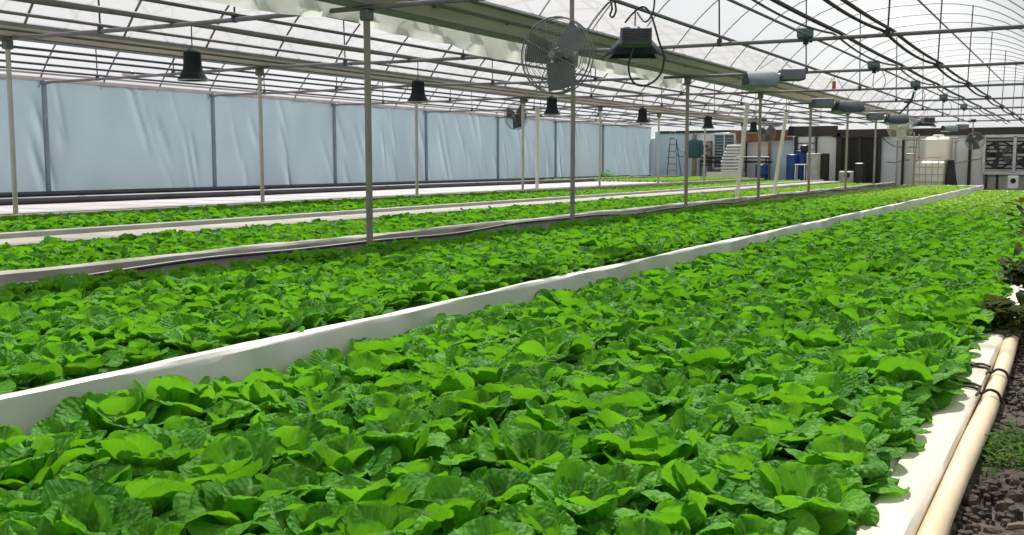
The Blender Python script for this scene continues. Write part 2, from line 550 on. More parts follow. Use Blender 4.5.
b3 = empty('growing_bed', (-7.7, 20, 0), 'lettuce bed behind the grey curb where the near poles stand', 'growing bed', 'lettuce beds')
MB().bbox(-8.62, -6.60, Y0, 42.6, 0.0, Z(R3), .01).build('raft', 'foam', b3, loc=(-7.7, 20, 0))
cu = MB().prism_y([(-6.60, 0), (-6.60, Z(-.765)), (-6.58, Z(-.75)), (-6.51, Z(-.75)), (-6.49, Z(-.77)), (-6.49, Z(-.87)), (-6.47, 0)], Y0, 42.6, 0.3, 0.012).build('curb', 'curb', b3, loc=(-7.7, 20, 0))
tag(cu, 'weathered grey curb')
MB().bbox(-9.26, -8.62, Y0, 42.6, -0.0, Z(-0.745), .015).build('rim', 'curb_pale', b3, loc=(-7.7, 20, 0))

b4 = empty('growing_bed', (-10.5, 20, 0), 'farthest lettuce bed in front of the mostly bare white raft', 'growing bed', 'lettuce beds')
MB().bbox(-11.68, -9.33, Y0, 42.6, 0.0, Z(R4), .01).build('raft', 'foam', b4, loc=(-10.5, 20, 0))
MB().bbox(-9.33, -9.27, Y0, 42.6, -0.0, Z(-0.688), .01).build('curb', 'curb_grey', b4, loc=(-10.5, 20, 0))
MB().bbox(-11.74, -11.68, Y0, 42.6, -0.0, Z(-0.65), .01).build('rim', 'curb_pale', b4, loc=(-10.5, 20, 0))

b5 = empty('growing_bed', (-14.7, 20, 0), 'mostly bare white raft bed along the plastic side wall', 'growing bed', 'lettuce beds')
rb = MB()
for i in range(36):
    rb.bbox(-17.55, -11.98, Y0 + i * 1.22, Y0 + i * 1.22 + 1.205, 0.02, Z(R5), .01)
rb.build('raft', 'foam_far', b5, loc=(-14.7, 20, 0))
MB().bbox(-11.98, -11.93, Y0, 42.6, -0.02, Z(R5 + .02), .01).build('rim', 'curb_pale', b5, loc=(-14.7, 20, 0))

# pipe along the front bed and its ties
pts = []
rs = []
for i in range(60):
    y = Y0 + i * 0.5
    if y > 24: break
    pts.append((-0.348 + 0.010 * math.sin(y * 1.3) - (0.0 if y < 5 else min(.02, (y - 5) * .01)), y, Z(-1.128) + 0.006 * math.sin(y * .9 + 1)))
    rs.append(0.043 + 0.002 * math.sin(y * 3))
pp = MB().tube(pts, rs, 14).build('edge_pipe', 'wood_pipe', loc=pts[0])
tag(pp, 'long beige pipe lying along the edge of the front lettuce bed', 'pipe')

def tie(y, name_label, tail):
    z = Z(-1.09)
    p = [(-0.59, y + .03, z - .005), (-0.53, y + .02, z + .025), (-0.45, y - .01, z + .026), (-0.405, y - .03, z + .024), (-0.385, y - .05, z + .005), (-0.35, y - .05, z + .027), (-0.312, y - .03, z + .01), (-0.294, y - .02, z - .04)]
    b = MB().tube(smooth_pts(p, 4), 0.007, 6)
    if tail:
        b.tube(smooth_pts([(-0.395, y - .03, z + .026), (-0.385, y - .10, z + .034), (-0.392, y - .2, z + .026)], 4), 0.006, 6)
        b.tube(smooth_pts([(-0.47, y + .05, z + .026), (-0.43, y + .04, z + .032), (-0.39, y - .01, z + .03)], 4), 0.007, 6)
    o = b.build('twine_tie', 'hose', loc=p[0])
    tag(o, name_label, 'tie', 'ties round the edge pipe')
tie(5.30, 'dark twine tie with a hanging tail around the beige edge pipe, nearest of the ties', True)
tie(5.85, 'dark knotted twine around the beige edge pipe just behind the nearest tie', True)
tie(7.1, 'thin dark twine around the beige edge pipe beside the dark vine', False)

# black hoses and pipes
def hose(name, pts, r, m, label, cat):
    o = MB().tube(pts, r, 8).build(name, m, loc=pts[0])
    return tag(o, label, cat)
pts = []
for i in range(190):
    y = 4.5 + i * 0.2
    w = math.sin(y * 1.05 + .6) * .5 + math.sin(y * 2.3) * .25 + math.sin(y * .47 + 2) * .4
    pts.append((-6.452, y, Z(-0.815) + 0.035 * w))
hose('irrigation_hose', pts, 0.016, 'black_pl', 'black wavy hose draped along the grey curb behind the pole row', 'hose')
pts = [(-14.25 + .08 * math.sin(i * .23) - i * .012, Y0 + i * .5, Z(R5) + 0.058) for i in range(88)]
hose('black_pipe', pts, 0.06, 'black_pipe', 'thick black pipe lying across the middle of the bare white raft', 'pipe')
pts = [(-16.35 + .07 * math.sin(i * .5), Y0 + i * .5, Z(R5) + 0.024) for i in range(88)]
hose('thin_hose', pts, 0.022, 'base_dark', 'thin dark hose on the white raft beyond the thick black pipe', 'hose')
pts = [(-17.48, Y0 + i * .5, Z(R5) + 0.055) for i in range(88)]
hose('foot_pipe', pts, 0.055, 'black_pipe', 'black pipe along the foot of the plastic side wall', 'pipe')

# ------------------------------------------------------------------ lettuces
def leaf_points(L, Wd, a0, a1, cup0, cup1, ruf, ph, amp, ns, ntt, twist, narrow=False, roll=0.0):
    q = np.linspace(0, 1, ns)
    s = q if narrow else 1 - (1 - q) ** 1.45           # more rows toward the rounded tip
    th = a0 + (a1 - a0) * s ** 1.4 + roll * s ** 4
    ds = np.diff(s) * L
    thm = (th[1:] + th[:-1]) / 2
    r = np.concatenate([[0], np.cumsum(np.sin(thm) * ds)]) + 0.012
    z = np.concatenate([[0], np.cumsum(np.cos(thm) * ds)])
    sm = .60
    f = np.where(s < sm, .26 + .74 * np.sin(np.clip(s / sm, 0, 1) * PI / 2) ** 1.1, np.clip(1 - ((s - sm) / (1 - sm)) ** 2.5, 0, 1) ** .5)
    f[-1] = 0.10
    w = Wd / 2 * f
    t = np.linspace(-1, 1, ntt)
    S, T = np.meshgrid(s, t, indexing='ij')
    cup = (cup0 + (cup1 - cup0) * s)[:, None]
    cup = np.where(np.abs(cup) < .05, .05, cup)
    wy = w[:, None]
    wm = Wd / 2
    y0_ = wy * T                                       # sideways distance; curl depends on it, not on T
    y = wm * np.sin(cup * y0_ / wm) / cup
    n = wm * (1 - np.cos(cup * y0_ / wm)) / cup
    E = np.abs(y0_ / wm)
    rim = np.clip(np.maximum(np.abs(T), (S - .55) / .45), 0, 1) ** 3
    n = n + ruf * rim * np.sin(S * 8 + ph + T * 2.4)
    n = n + amp * np.sin(S * 15 + ph * 2 + T * 3) * np.sin(T * 5.5 + ph + S * 4) * np.clip(S * 2, 0, 1)
    n = n + amp * .7 * np.sin(S * 27 + ph * 5 - T * 5) * np.sin(T * 9 + ph * 3 + S * 3) * np.clip(S * 2, 0, 1)
    n = n - 0.004 * np.exp(-(T / .14) ** 2) * (1 - S)
    n = n + twist * y0_ * S
    N0, N1 = -np.cos(th)[:, None], np.sin(th)[:, None]
    X = r[:, None] + n * N0
    Zz = z[:, None] + n * N1
    P = np.stack([X, y, Zz], -1).reshape(-1, 3)
    UV = np.stack([y0_ / wm, S, np.zeros_like(S)], -1).reshape(-1, 3)
    idx = np.arange(ns * ntt).reshape(ns, ntt)
    Q = np.stack([idx[:-1, :-1], idx[:-1, 1:], idx[1:, 1:], idx[1:, :-1]], -1).reshape(-1, 4)
    return P, UV, Q


def lettuce_arrays(seed, res, part):
    """part: 'outer', 'heart' or 'all'"""
    g = np.random.default_rng(seed)
    ns, ntt = res
    VS, US, QS = [], [], []
    off = 0
    az = g.uniform(0, 6.28)
    #        count, length, a0, a1, spread of a1
    rings = [(6, .205, 60, 94, 18), (6, .205, 34, 62, 26), (5, .175, 12, 34, 22), (3, .12, 4, 18, 12)]
    ih = 0
    for ri, (cnt, L0, b0, b1, sd_) in enumerate(rings):
        for i in range(cnt):
            ih += 1
            az += 2.399 + g.uniform(-.22, .22)
            L = L0 * g.uniform(.86, 1.14)
            Wd = L * g.uniform(.86, 1.04)
            a0 = R(b0 + g.uniform(-10, 10))
            a1 = R(b1 + g.uniform(-sd_, sd_))
            c0 = g.uniform(.3, .8)
            c1 = g.uniform(-.9, -.2) if g.random() < .55 else g.uniform(.2, .9)
            if ri >= 2:
                c1 = g.uniform(.3, 1.1) if g.random() < .6 else c1
            ruf = g.uniform(.004, .013)
            ph = g.uniform(0, 6.28)
            amp = g.uniform(.003, .006)
            tw = g.uniform(-.3, .3)
            roll = R(g.uniform(35, 110)) if g.random() < (.25, .6, .55, .3)[ri] else 0.0
            isheart = ri >= 2
            if part == 'outer' and isheart: continue
            if part == 'heart' and not isheart: continue
            P, U, Q = leaf_points(L, Wd, a0, a1, c0, c1, ruf, ph, amp, ns, ntt, tw, False, roll)
            c, s_ = math.cos(az), math.sin(az)
            P = np.stack([P[:, 0] * c - P[:, 1] * s_, P[:, 0] * s_ + P[:, 1] * c, P[:, 2]], -1)
            P[:, 2] = np.maximum(P[:, 2], 0.004 + 0.004 * ri)
            VS.append(P); US.append(U); QS.append(Q + off)
            off += len(P)
    return np.concatenate(VS), np.concatenate(US), np.concatenate(QS)


def mesh_np(name, V, U, Q, mats, young=None):
    me = bpy.data.meshes.new(name)
    me.vertices.add(len(V))
    me.vertices.foreach_set('co', np.ascontiguousarray(V, np.float32).ravel())
    me.loops.add(len(Q) * 4)
    me.loops.foreach_set('vertex_index', np.ascontiguousarray(Q, np.int32).ravel())
    me.polygons.add(len(Q))
    me.polygons.foreach_set('loop_start', np.arange(0, len(Q) * 4, 4, dtype=np.int32))
    try:
        me.polygons.foreach_set('loop_total', np.full(len(Q), 4, np.int32))
    except Exception:
        pass
    me.polygons.foreach_set('use_smooth', np.ones(len(Q), bool))
    a = me.attributes.new('leaf_uv', 'FLOAT_VECTOR', 'POINT')
    a.data.foreach_set('vector', np.ascontiguousarray(U, np.float32).ravel())
    if young is not None:
        a = me.attributes.new('young', 'FLOAT', 'POINT')
        a.data.foreach_set('value', np.ascontiguousarray(young, np.float32))
    me.materials.append(M[mats])
    me.update(calc_edges=True)
    me.validate()
    return me


NV = 10
OUT_ME = [mesh_np('lettuce', *lettuce_arrays(100 + i, (12, 11), 'outer'), 'leaf') for i in range(NV)]
HRT_ME = [mesh_np('heart_leaves', *lettuce_arrays(100 + i, (11, 10), 'heart'), 'leaf_heart') for i in range(NV)]
MID = [lettuce_arrays(300 + i, (6, 5), 'all') for i in range(8)]
LOW = [lettuce_arrays(500 + i, (4, 4), 'all') for i in range(6)]

SP = 0.275
BEDS = [  # x0, x1, raft z, first y
    ('front', -3.20, -0.68, R1, 1.0),
    ('second', -5.98, -3.63, R2_, 0.4),
    ('third', -8.48, -6.78, R3, 2.0),
    ('fourth', -11.55, -9.50, R4, 4.0),
    ('fifth', -16.9, -12.2, R5, 33.0),
]
PL = []      # bed, column, row, x, y, z, scale, rz, young
for bi, (nm, x0, x1, rz_, ys) in enumerate(BEDS):
    nc = int(round((x1 - x0) / SP)) + 1
    dx = (x1 - x0) / (nc - 1)
    nr = int((42.3 - ys) / SP)
    for r_ in range(nr):
        for c_ in range(nc):
            y = ys + r_ * SP + (SP / 2 if c_ % 2 else 0) * 0 + random.uniform(-.028, .028)
            x = x0 + c_ * dx + random.uniform(-.028, .028)
            yo = 0.0
            s = random.uniform(.86, 1.18)
            lim = 17 + random.uniform(-3, 3)
            if y > lim:
                q = min(1, (y - lim) / 13)
                s *= 1 - .42 * q
                yo = .9 * q
            if bi == 1:
                s *= .86
            if bi >= 2:
                s *= .78
            if bi == 3:
                s *= .9
            PL.append((bi, c_, r_, x, y, Z(rz_), s, random.uniform(0, 6.28), yo))
A = np.array([(p[3], p[4], p[5] + .08) for p in PL])
px, py, dep = proj(A)
rad = 0.17 * F / dep
inview = (dep > .5) & (px > -rad * 1.0) & (px < W_ + rad * 1.0) & (py < H_ + rad * .75) & (py > 0)
order = np.argsort(np.where(inview, dep, 1e9))
near = set(order[:300].tolist())
margin = (dep > 0.3) & (px > -rad * 2 - 40) & (px < W_ + rad * 2 + 60)
# row and column names, counted over the individual heads only
first_row = {bi: min(PL[i][2] for i in near if PL[i][0] == bi) for bi in set(PL[i][0] for i in near)}
ncol = {bi: max(p[1] for p in PL if p[0] == bi) + 1 for bi in range(5)}
names_bed = {0: 'front bed', 1: 'bed behind the white divider'}
cnt_near = len(near)
for i in sorted(near, key=lambda i: (PL[i][0], PL[i][2], PL[i][1])):
    bi, c_, r_, x, y, z, s, rz, yo = PL[i]
    v = random.randrange(NV)
    o = bpy.data.objects.new('lettuce', OUT_ME[v])
    COL.objects.link(o)
    o.location = (x, y, z)
    o.rotation_euler = (random.uniform(-.18, .18), random.uniform(-.18, .18), rz)
    o.scale = (s, s, s * random.uniform(.92, 1.12))
    h = bpy.data.objects.new('heart_leaves', HRT_ME[v])
    COL.objects.link(h)
    h.parent = o
    row = ordw(r_ - first_row[bi] + 1)
    if bi == 0:
        k = ncol[0] - c_
        lab = 'green lettuce in the front bed, %s row back, %s' % (row, 'beside the cream edge board' if k == 1 else ('beside the white divider' if c_ == 0 else '%s from the cream edge board' % ordw(k)))
    else:
        k = ncol[1] - c_
        lab = 'green lettuce behind the white divider, %s' % ('next to the divider' if k == 1 else '%s line from it' % ordw(k)) + ', %s plant along' % row
    tag(o, lab, 'lettuce', 'lettuce heads in the two near beds')

# the thousands farther back
VS, US, QS, YS = [], [], [], []
off = 0
nstuff = 0
for i, p in enumerate(PL):
    if i in near: continue
    if not margin[i]: continue
    if py[i] > H_ + rad[i] * .75 + 4: continue
    bi, c_, r_, x, y, z, s, rz, yo = p
    T = random.choice(MID) if dep[i] < 13 else random.choice(LOW)
    V, U, Q = T
    c, s_ = math.cos(rz) * s, math.sin(rz) * s
    V2 = np.stack([V[:, 0] * c - V[:, 1] * s_ + x, V[:, 0] * s_ + V[:, 1] * c + y, V[:, 2] * s * 1.0 + z], -1)
    VS.append(V2); US.append(U); QS.append(Q + off); YS.append(np.full(len(V2), yo))
    off += len(V2)
    nstuff += 1
me = mesh_np('lettuce_crop', np.concatenate(VS), np.concatenate(US), np.concatenate(QS), 'leaf', np.concatenate(YS))
o = bpy.data.objects.new('lettuce_crop', me)
COL.objects.link(o)
tag(o, 'mass of smaller green lettuces filling the beds toward the far end wall', 'lettuce crop', kind='stuff')
print('lettuce individual', cnt_near, 'stuff', nstuff, 'verts', off)

# ------------------------------------------------------------------ greenhouse shell
def arch_pts(x0, x1, zb0, zb1, rise, y, n=20, lift=0.0):
    c, h = (x0 + x1) / 2, (x1 - x0) / 2
    P = []
    for i in range(n + 1):
        ph = -PI / 2 + PI * i / n
        u = math.sin(ph)
        zb = zb0 + (zb1 - zb0) * (u + 1) / 2
        P.append((c + h * u, y, Z(zb + rise * (1 - abs(u) ** 2.7) + lift)))
    return P

BAYS = [('right', XA + .34, XC - .34, 1.80, 1.80, 1.40), ('middle', XB + .34, XA - .34, 1.68, 1.80, 1.34), ('left', XW, XB - .34, 1.62, 1.68, 1.40)]
BAYS_FILM = BAYS + [('outer', XC + .34, 6.3, 1.80, 1.60, 1.40)]
for nm, x0, x1, za, zb, rise in BAYS_FILM:
    P = [arch_pts(x0, x1, za, zb, rise, y, 28, .035) for y in np.linspace(-3.5, 45.30, 40)]
    o = MB().grid(P).build('ceiling', 'film')
    struct(o, {'right': 'white plastic film roof over the front beds', 'middle': 'white plastic film roof over the middle bay', 'left': 'white plastic film roof beside the side wall', 'outer': 'white plastic film roof over the soil path'}[nm])
# hoops
def hoop_pts(k, fa, fb, x0, x1, za, zb, rise):
    ya = fa[0] + k * (fa[1] - fa[0]) / 3
    yb = fb[0] + k * (fb[1] - fb[0]) / 3
    return [(p[0], ya + (yb - ya) * (p[0] - x0) / (x1 - x0), p[2]) for p in arch_pts(x0, x1, za, zb, rise, 0, 22)]
where = {'right': 'over the front beds', 'middle': 'over the middle bay', 'left': 'beside the side wall'}
for nm, x0, x1, za, zb, rise in BAYS:
    k = 0
    y = FR[0]
    fa, fb = {'right': (FR, FR), 'middle': (FRB, FR), 'left': (FRW, FRB)}[nm]
    while y < 45.10:
        k += 1
        o = MB().tube(hoop_pts(k - 1, fa, fb, x0, x1, za, zb, rise), 0.016 if nm != 'right' else .0115, 6).build('roof_hoop', 'tube' if nm != 'right' else 'tube_hazed', loc=(x0, y, Z(za)))
        struct(o, '%s steel roof hoop from the camera %s' % (ordw(k), where[nm]))
        y += 4.75 / 3
# tie rods, struts and long pipes at tie level
def tie_ends(nm):
    return {'right': (XA, XC), 'middle': (XB, XA), 'left': (XW, XB)}[nm]
ZT = 1.535
for nm, x0, x1, za, zb, rise in BAYS:
    a, b = tie_ends(nm)
    c, h = (x0 + x1) / 2, (x1 - x0) / 2
    fa, fb = {'right': (FR, FR), 'middle': (FRB, FR), 'left': (FRW, FRB)}[nm]
    for k in range(9):
        ya, yb = fa[k], fb[k]
        o = MB().tube([(a, ya, Z(ZT)), (c, (ya + yb) / 2, Z(ZT - .012)), (b, yb, Z(ZT))], 0.026, 8).build('tie_rod', 'tube_pale', loc=(a, ya, Z(ZT)))
        struct(o, '%s horizontal tie pipe from the camera %s' % (ordw(k + 1), where[nm]))
        for sgn in (-1, 1):
            xs = c + sgn * 1.04
            u = (xs - c) / h
            y = ya + (yb - ya) * (xs - a) / (b - a)
            zt = (za + zb) / 2 + rise * (1 - abs(u) ** 2.7)
            o = MB().tube([(xs, y, Z(ZT)), (xs + .04 * sgn, y, Z(zt))], 0.011, 6).tube([(xs, y, Z(ZT - .035)), (xs, y, Z(ZT + .06))], .034, 8).build('roof_strut', 'tube_dark', loc=(xs, y, Z(ZT)))
            struct(o)
PIPES = [  # x, z, r, material, label, sag
    (-2.12, ZT + .045, .022, 'tube_dark', 'dark conduit on the ties over the white divider, right one of a pair', .03),
    (-2.22, ZT + .045, .020, 'tube_dark', 'dark conduit on the ties over the white divider, left one of a pair', .07),
    (-3.05, 3.17, .02, 'tube', 'ridge pipe at the top of the right roof bay', 0),
    (-2.72, ZT + .045, .026, 'tube_dark', 'thick dark conduit on the ties left of the paired conduits', .02),
    (-2.80, ZT + .045, .014, 'tube', 'thin cable sagging beside the thick dark conduit', .09),
    (-3.12, ZT + .04, .017, 'tube_pale', 'pale thin pipe carrying the small grey boxes', 0),
    (-4.12, ZT + .045, .022, 'tube', 'dark pipe the grow lights hang from', 0),
    (-5.35, ZT + .045, .018, 'tube', 'dark pipe just right of the near gutter', 0),
    (-7.25, ZT + .045, .022, 'tube', 'dark pipe just left of the near gutter', 0),
    (-8.08, ZT + .045, .022, 'tube', 'dark pipe over the right half of the middle bay', 0),
    (-9.02, ZT + .045, .034, 'tube_pale', 'thick grey pipe along the middle of the middle bay', 0),
    (-9.12, ZT + .06, .018, 'tube', 'thin pipe riding on the thick grey pipe', .03),
    (-10.05, ZT + .045, .020, 'tube', 'dark pipe over the left half of the middle bay', 0),
    (-12.95, ZT + .045, .020, 'tube_dark', 'dark pipe just left of the far gutter', 0),
    (-13.75, ZT + .045, .020, 'tube_dark', 'second dark pipe left of the far gutter', 0),
    (-14.85, ZT + .045, .020, 'tube_dark', 'dark pipe along the middle of the left bay', 0),
    (-15.85, ZT + .045, .020, 'tube_dark', 'dark pipe nearest above the side wall', 0),
]
for x, z, r_, m, lab, sag in PIPES:
    P = []
    for i in range(188):
        y = 0.5 + i * .238
        t = ((y - 3.70) / 4.75) % 1
        P.append((x, y, Z(z - sag * 4 * t * (1 - t))))
    o = MB().tube(P, r_, 6).build('roof_pipe', m, loc=P[0])
    struct(o, lab)

# gutters
def gutter(x, label, zl=1.80, clips=0):
    root = empty('roof_gutter', (x, 20, Z(ZG)), label, 'gutter', 'roof gutters')
    w0, w1, t = .09, .33, .008
    prof = [(x - w1, Z(zl)), (x - w0, Z(ZG + .03)), (x + w0, Z(ZG + .03)), (x + w1, Z(zl)), (x + w1 + .02, Z(zl)), (x + w0 + .015, Z(ZG)), (x - w0 - .015, Z(ZG)), (x - w1 - .02, Z(zl))]
    MB().prism_y(prof, 1.0, 45.10).build('trough', 'gutter', root, smooth=False, loc=(x, 20, Z(ZG)))
    for s in (-1, 1):
        MB().prism_y([(x + s * (w1 - .0), Z(zl - .01)), (x + s * (w1 + .05), Z(zl - .01)), (x + s * (w1 + .05), Z(zl + .035)), (x + s * (w1 - .0), Z(zl + .035))], 1.0, 45.10).build('lip_rail', 'gutter_lip', root, smooth=False, loc=(x, 20, Z(ZG)))
    MB().prism_y([(x - .11, Z(ZG - .012)), (x + .11, Z(ZG - .012)), (x + .125, Z(ZG + .05)), (x + .095, Z(ZG + .05)), (x + .09, Z(ZG + .012)), (x - .11, Z(ZG + .012))], 1.0, 45.1).build('base_rail', 'gutter_lip', root, smooth=False, loc=(x, 20, Z(ZG)))
    zm = ZG + (zl - ZG) * .55
    xm = .09 + .24 * .55
    MB().prism_y([(x + xm, Z(zm - .012)), (x + xm + .035, Z(zm - .012)), (x + xm + .045, Z(zm + .012)), (x + xm, Z(zm + .012))], 1.0, 45.1).build('side_rail', 'gutter_lip', root, smooth=False, loc=(x, 20, Z(ZG)))
    for q in range(clips):
        y = FR[0] + 1.0 + q * 4.75 / 3
        zc = ZG + .03 + (zl - ZG) * .45
        MB().bbox(-.03, .03, -.04, .04, -.035, .035, .01).build('clip', 'gutter_lip', root).location = (.215, y - 20, zc - ZG)
    return root
gA = gutter(XA, 'near grey-green roof gutter carried by the near pole row', 1.78, 18)
gB = gutter(XB, 'far grey-green roof gutter carried by the far pole row', 1.66)
gC = gutter(XC, 'grey-green roof gutter overhead above the soil path')
# ruffled film hanging off the near gutter
P = []
for i in range(150):
    y = 4.0 + i * .1
    w = .02 * math.sin(y * 6) + .015 * math.sin(y * 13.7)
    low = 1.40 + .05 * math.sin(y * .9) + .02 * math.sin(y * 3.1)
    P.append([(XA - .36, y, Z(1.80)), (XA - .37 + w, y, Z(1.66)), (XA - .36 - w, y, Z(1.52)), (XA - .38 + 1.5 * w, y, Z(low))])
o = MB().grid(P).build('film_drape', 'drape', recalc=False, loc=(XA - .36, 4, Z(1.6)))
tag(o, 'loose ruffled white film hanging off the back of the near gutter', 'drape')

# ------------------------------------------------------------------ poles
def pole(x, y, z0, m, r_, label, group):
    root = empty('support_pole', (x, y, z0), label, 'pole', group)
    MB().tube([(0, 0, 0), (0, 0, (Z(ZG) - z0) / 2), (0, 0, Z(ZG) - z0 - .02)], r_, 10).build('shaft', m, root)
    MB().bbox(-.07, .07, -.07, .07, 0, .015, .004).build('base_plate', 'galv', root)
    b = MB().bbox(-.11, .11, -.05, .05, Z(ZG) - z0 - .035, Z(ZG) - z0 - .014, .004)
    b.bbox(-r_ - .02, r_ + .02, -r_ - .02, r_ + .02, Z(ZG) - z0 - .15, Z(ZG) - z0 - .036, .01)
    b.build('bracket', 'gutter_lip', root)
    return root
for k, y in enumerate(FR[1:]):
    pole(XA + .07, y, 0.0, 'galv', .034, 'grey steel pole of the near row, %s counted back from the left' % ordw(k + 1), 'near pole row')
for k, y in enumerate(FRB[1:]):
    pole(XB, y, 0.0, 'galv_pale', .032, 'pale steel pole of the far row, %s counted back from the left' % ordw(k + 1), 'far pole row')

# leaning pale posts by the near row and a PVC standpipe by the far row
def leaning(pb, pt, X, r_, name, label):
    B = atx(pb[0], pb[1], X)
    T = at(pt[0], pt[1], B.y)
    d = (T - B).normalized()
    B2 = B - d * ((B.z - .02) / d.z)
    b = MB().tube([B2, lerp(B2, T, .5), T], r_, 10)
    b.tube([lerp(B2, T, .93), lerp(B2, T, .96)], r_ * 1.3, 10)
    o = b.build(name, 'pvc', loc=B2)
    tag(o, label, 'post', 'pale leaning posts')
leaning((737, 197), (747.5, 104), -6.75, .045, 'leaning_post', 'cream post leaning right just past the fourth near pole')
leaning((774, 192), (786.5, 112), -6.75, .045, 'leaning_post', 'second cream leaning post, nearer the far end wall')
leaning((537, 192), (537.5, 107), -12.1, .045, 'stand_pipe', 'upright cream pipe just right of the fan on the far pole row')

# ------------------------------------------------------------------ side wall
ys = np.linspace(-3.5, 45.2, 1300)
zs = np.linspace(-.62, 1.60, 15)
YY, ZZ = np.meshgrid(ys, zs, indexing='ij')
KK = .006 * np.sin(YY * 2.1 + .8 * ZZ) + .004 * np.sin(YY * 5.3 - 1.2 * ZZ + 1.2)
gw = np.random.default_rng(21)
for _ in range(150):
    yc, zc, sl_ = gw.uniform(2, 45), gw.uniform(-.5, 1.3), gw.uniform(-.55, -.15)
    ln, wd, am = gw.uniform(.25, .8), gw.uniform(.03, .07), gw.uniform(.007, .02)
    KK += am * np.exp(-((YY - yc - sl_ * (ZZ - zc)) / wd) ** 2) * np.exp(-((ZZ - zc) / ln) ** 4)
P = [[(XW + .02 + KK[a_, b_], YY[a_, b_], Z(ZZ[a_, b_])) for b_ in range(len(zs))] for a_ in range(len(ys))]
o = struct(MB().grid(P).build('wall_left', 'wallfilm', recalc=False), 'bluish translucent plastic sheet side wall with creases')
wy = FRW[1:]
for k, y in enumerate(wy):
    b = MB().bbox(XW + .06, XW + .13, y - .04, y + .04, 0, Z(1.58), .01)
    b.bbox(XW + .05, XW + .2, y - .06, y + .06, Z(1.50), Z(1.57), .01)
    o = b.build('wall_post', 'postblue', loc=(XW + .1, y, 0))
    struct(o, '%s slate-grey post along the plastic side wall' % ordw(k + 1))
for z0, z1, m, nm in ((1.56, 1.63, 'rail', 'trim_1'), (1.70, 1.73, 'rail', 'trim_2')):
    struct(MB().bbox(XW + .02, XW + .12, -3.5, 45.00, Z(z0), Z(z1), .01).build(nm, m))
struct(MB().bbox(XW + .03, XW + .14, -3.5, 45.00, -.01, Z(-.585), .01).build('baseboard_left', 'base_dark'))
struct(MB().bbox(6.2, 6.3, -3.5, 45.20, -.01, Z(1.6), .01).build('wall_right', 'wallfilm'))
struct(MB().bbox(-17.8, 6.3, -3.6, -3.5, -.01, Z(1.6), .01).build('wall_back', 'wallfilm'))

# ------------------------------------------------------------------ far end wall
YE = 45.20
struct(MB().box(-17.8, 6.3, YE, YE + .12, -.01, Z(1.10)).build('wall_far', 'wall_cool'), 'pale far end wall')
for nm, x0, x1, za, zb, rise in BAYS_FILM:
    T = arch_pts(x0 - .3 * 0, x1, za, zb, rise, YE + .06, 24)
    B = [(p[0], p[1], Z(1.08)) for p in T]
    struct(MB().grid([T, B]).build('gable', 'film', recalc=False))


def rect(px0, py0, px1, py1, Y):
    a = at(px0, py0, Y); b = at(px1, py1, Y)
    c = at(px0, py1, Y); d = at(px1, py0, Y)
    return min(a.x, c.x) * .5 + max(a.x, c.x) * .5, (b.x + d.x) * .5, min(b.z, c.z) * .5 + max(b.z, c.z) * .5, (a.z + d.z) * .5


def panel(b, px0, py0, px1, py1, Y, th=.04, c=.01):
    x0, x1, z0, z1 = rect(px0, py0, px1, py1, Y)
    return b.bbox(x0, x1, Y - th, Y, max(z0, 0), z1, c)

YP = YE - .005
npan = 0
for (p0, p1, q0, q1, m) in ((655, 722, 131, 182, 'wall_blue'), (700, 722, 133, 160, 'wall_white'), (745, 770, 140, 186, 'wall_white'), (770, 795, 137, 186, 'wall_blue'),
                       (795, 837, 134, 186, 'wall_white'), (880, 903, 136, 190, 'wall_cool'), (904, 969, 136, 192, 'wall_white'), (971, 984, 136, 192, 'wall_white')):
    npan += 1
    struct(panel(MB(), p0, q0, p1, q1, YP - .002 * npan, .03).build('trim_%d' % (npan + 2), m))
# header and posts
struct(panel(MB(), 792, 126, 838, 136, YE - .06, .08).build('trim_20', 'dark_brown'))
struct(panel(MB(), 833, 128, 1060, 136, YE - .10, .08).build('trim_21', 'dark_brown'))
struct(panel(MB(), 660, 130.5, 735, 133, YE - .06, .05).build('trim_22', 'dark_brown'))
for i, (p0, p1, q0, m) in enumerate(((794, 797.5, 136, 'dark_brown'), (815, 817, 136, 'dark_brown'), (836, 840, 133, 'dark_brown'), (901.5, 904, 138, 'dark_brown'), (968, 971, 134, 'dark_brown'), (768, 770.5, 142, 'timber'), (745.5, 747, 140, 'dark_brown'))):
    struct(panel(MB(), p0, q0, p1, 190, YE - .12, .06).build('trim_%d' % (30 + i), m))
# rust-red board under the roof
r_ = panel(MB(), 729, 130, 793, 143, YE - .3, .06)
x0, x1, z0, z1 = rect(729, 130, 793, 143, YE - .3)
b = MB().add([(x0, YE - .36, z1), (x1, YE - .36, z1), (x1, YE - .36, z0 + .12), (x0 + .5, YE - .36, z0), (x0, YE - .3, z1), (x1, YE - .3, z1), (x1, YE - .3, z0 + .12), (x0 + .5, YE - .3, z0)],
             [(0, 1, 2, 3), (7, 6, 5, 4), (0, 4, 5, 1), (1, 5, 6, 2), (2, 6, 7, 3), (3, 7, 4, 0)])
for k in range(6):
    xx = x0 + .5 + (x1 - x0 - .6) * k / 5
    b.bbox(xx - .02, xx + .02, YE - .38, YE - .355, z0 + .1, z1, .005)
tag(b.build('canopy_board', 'rust', loc=(x0, YE - .33, z0)), 'rust-red board fixed under the roof on the far end wall', 'board')

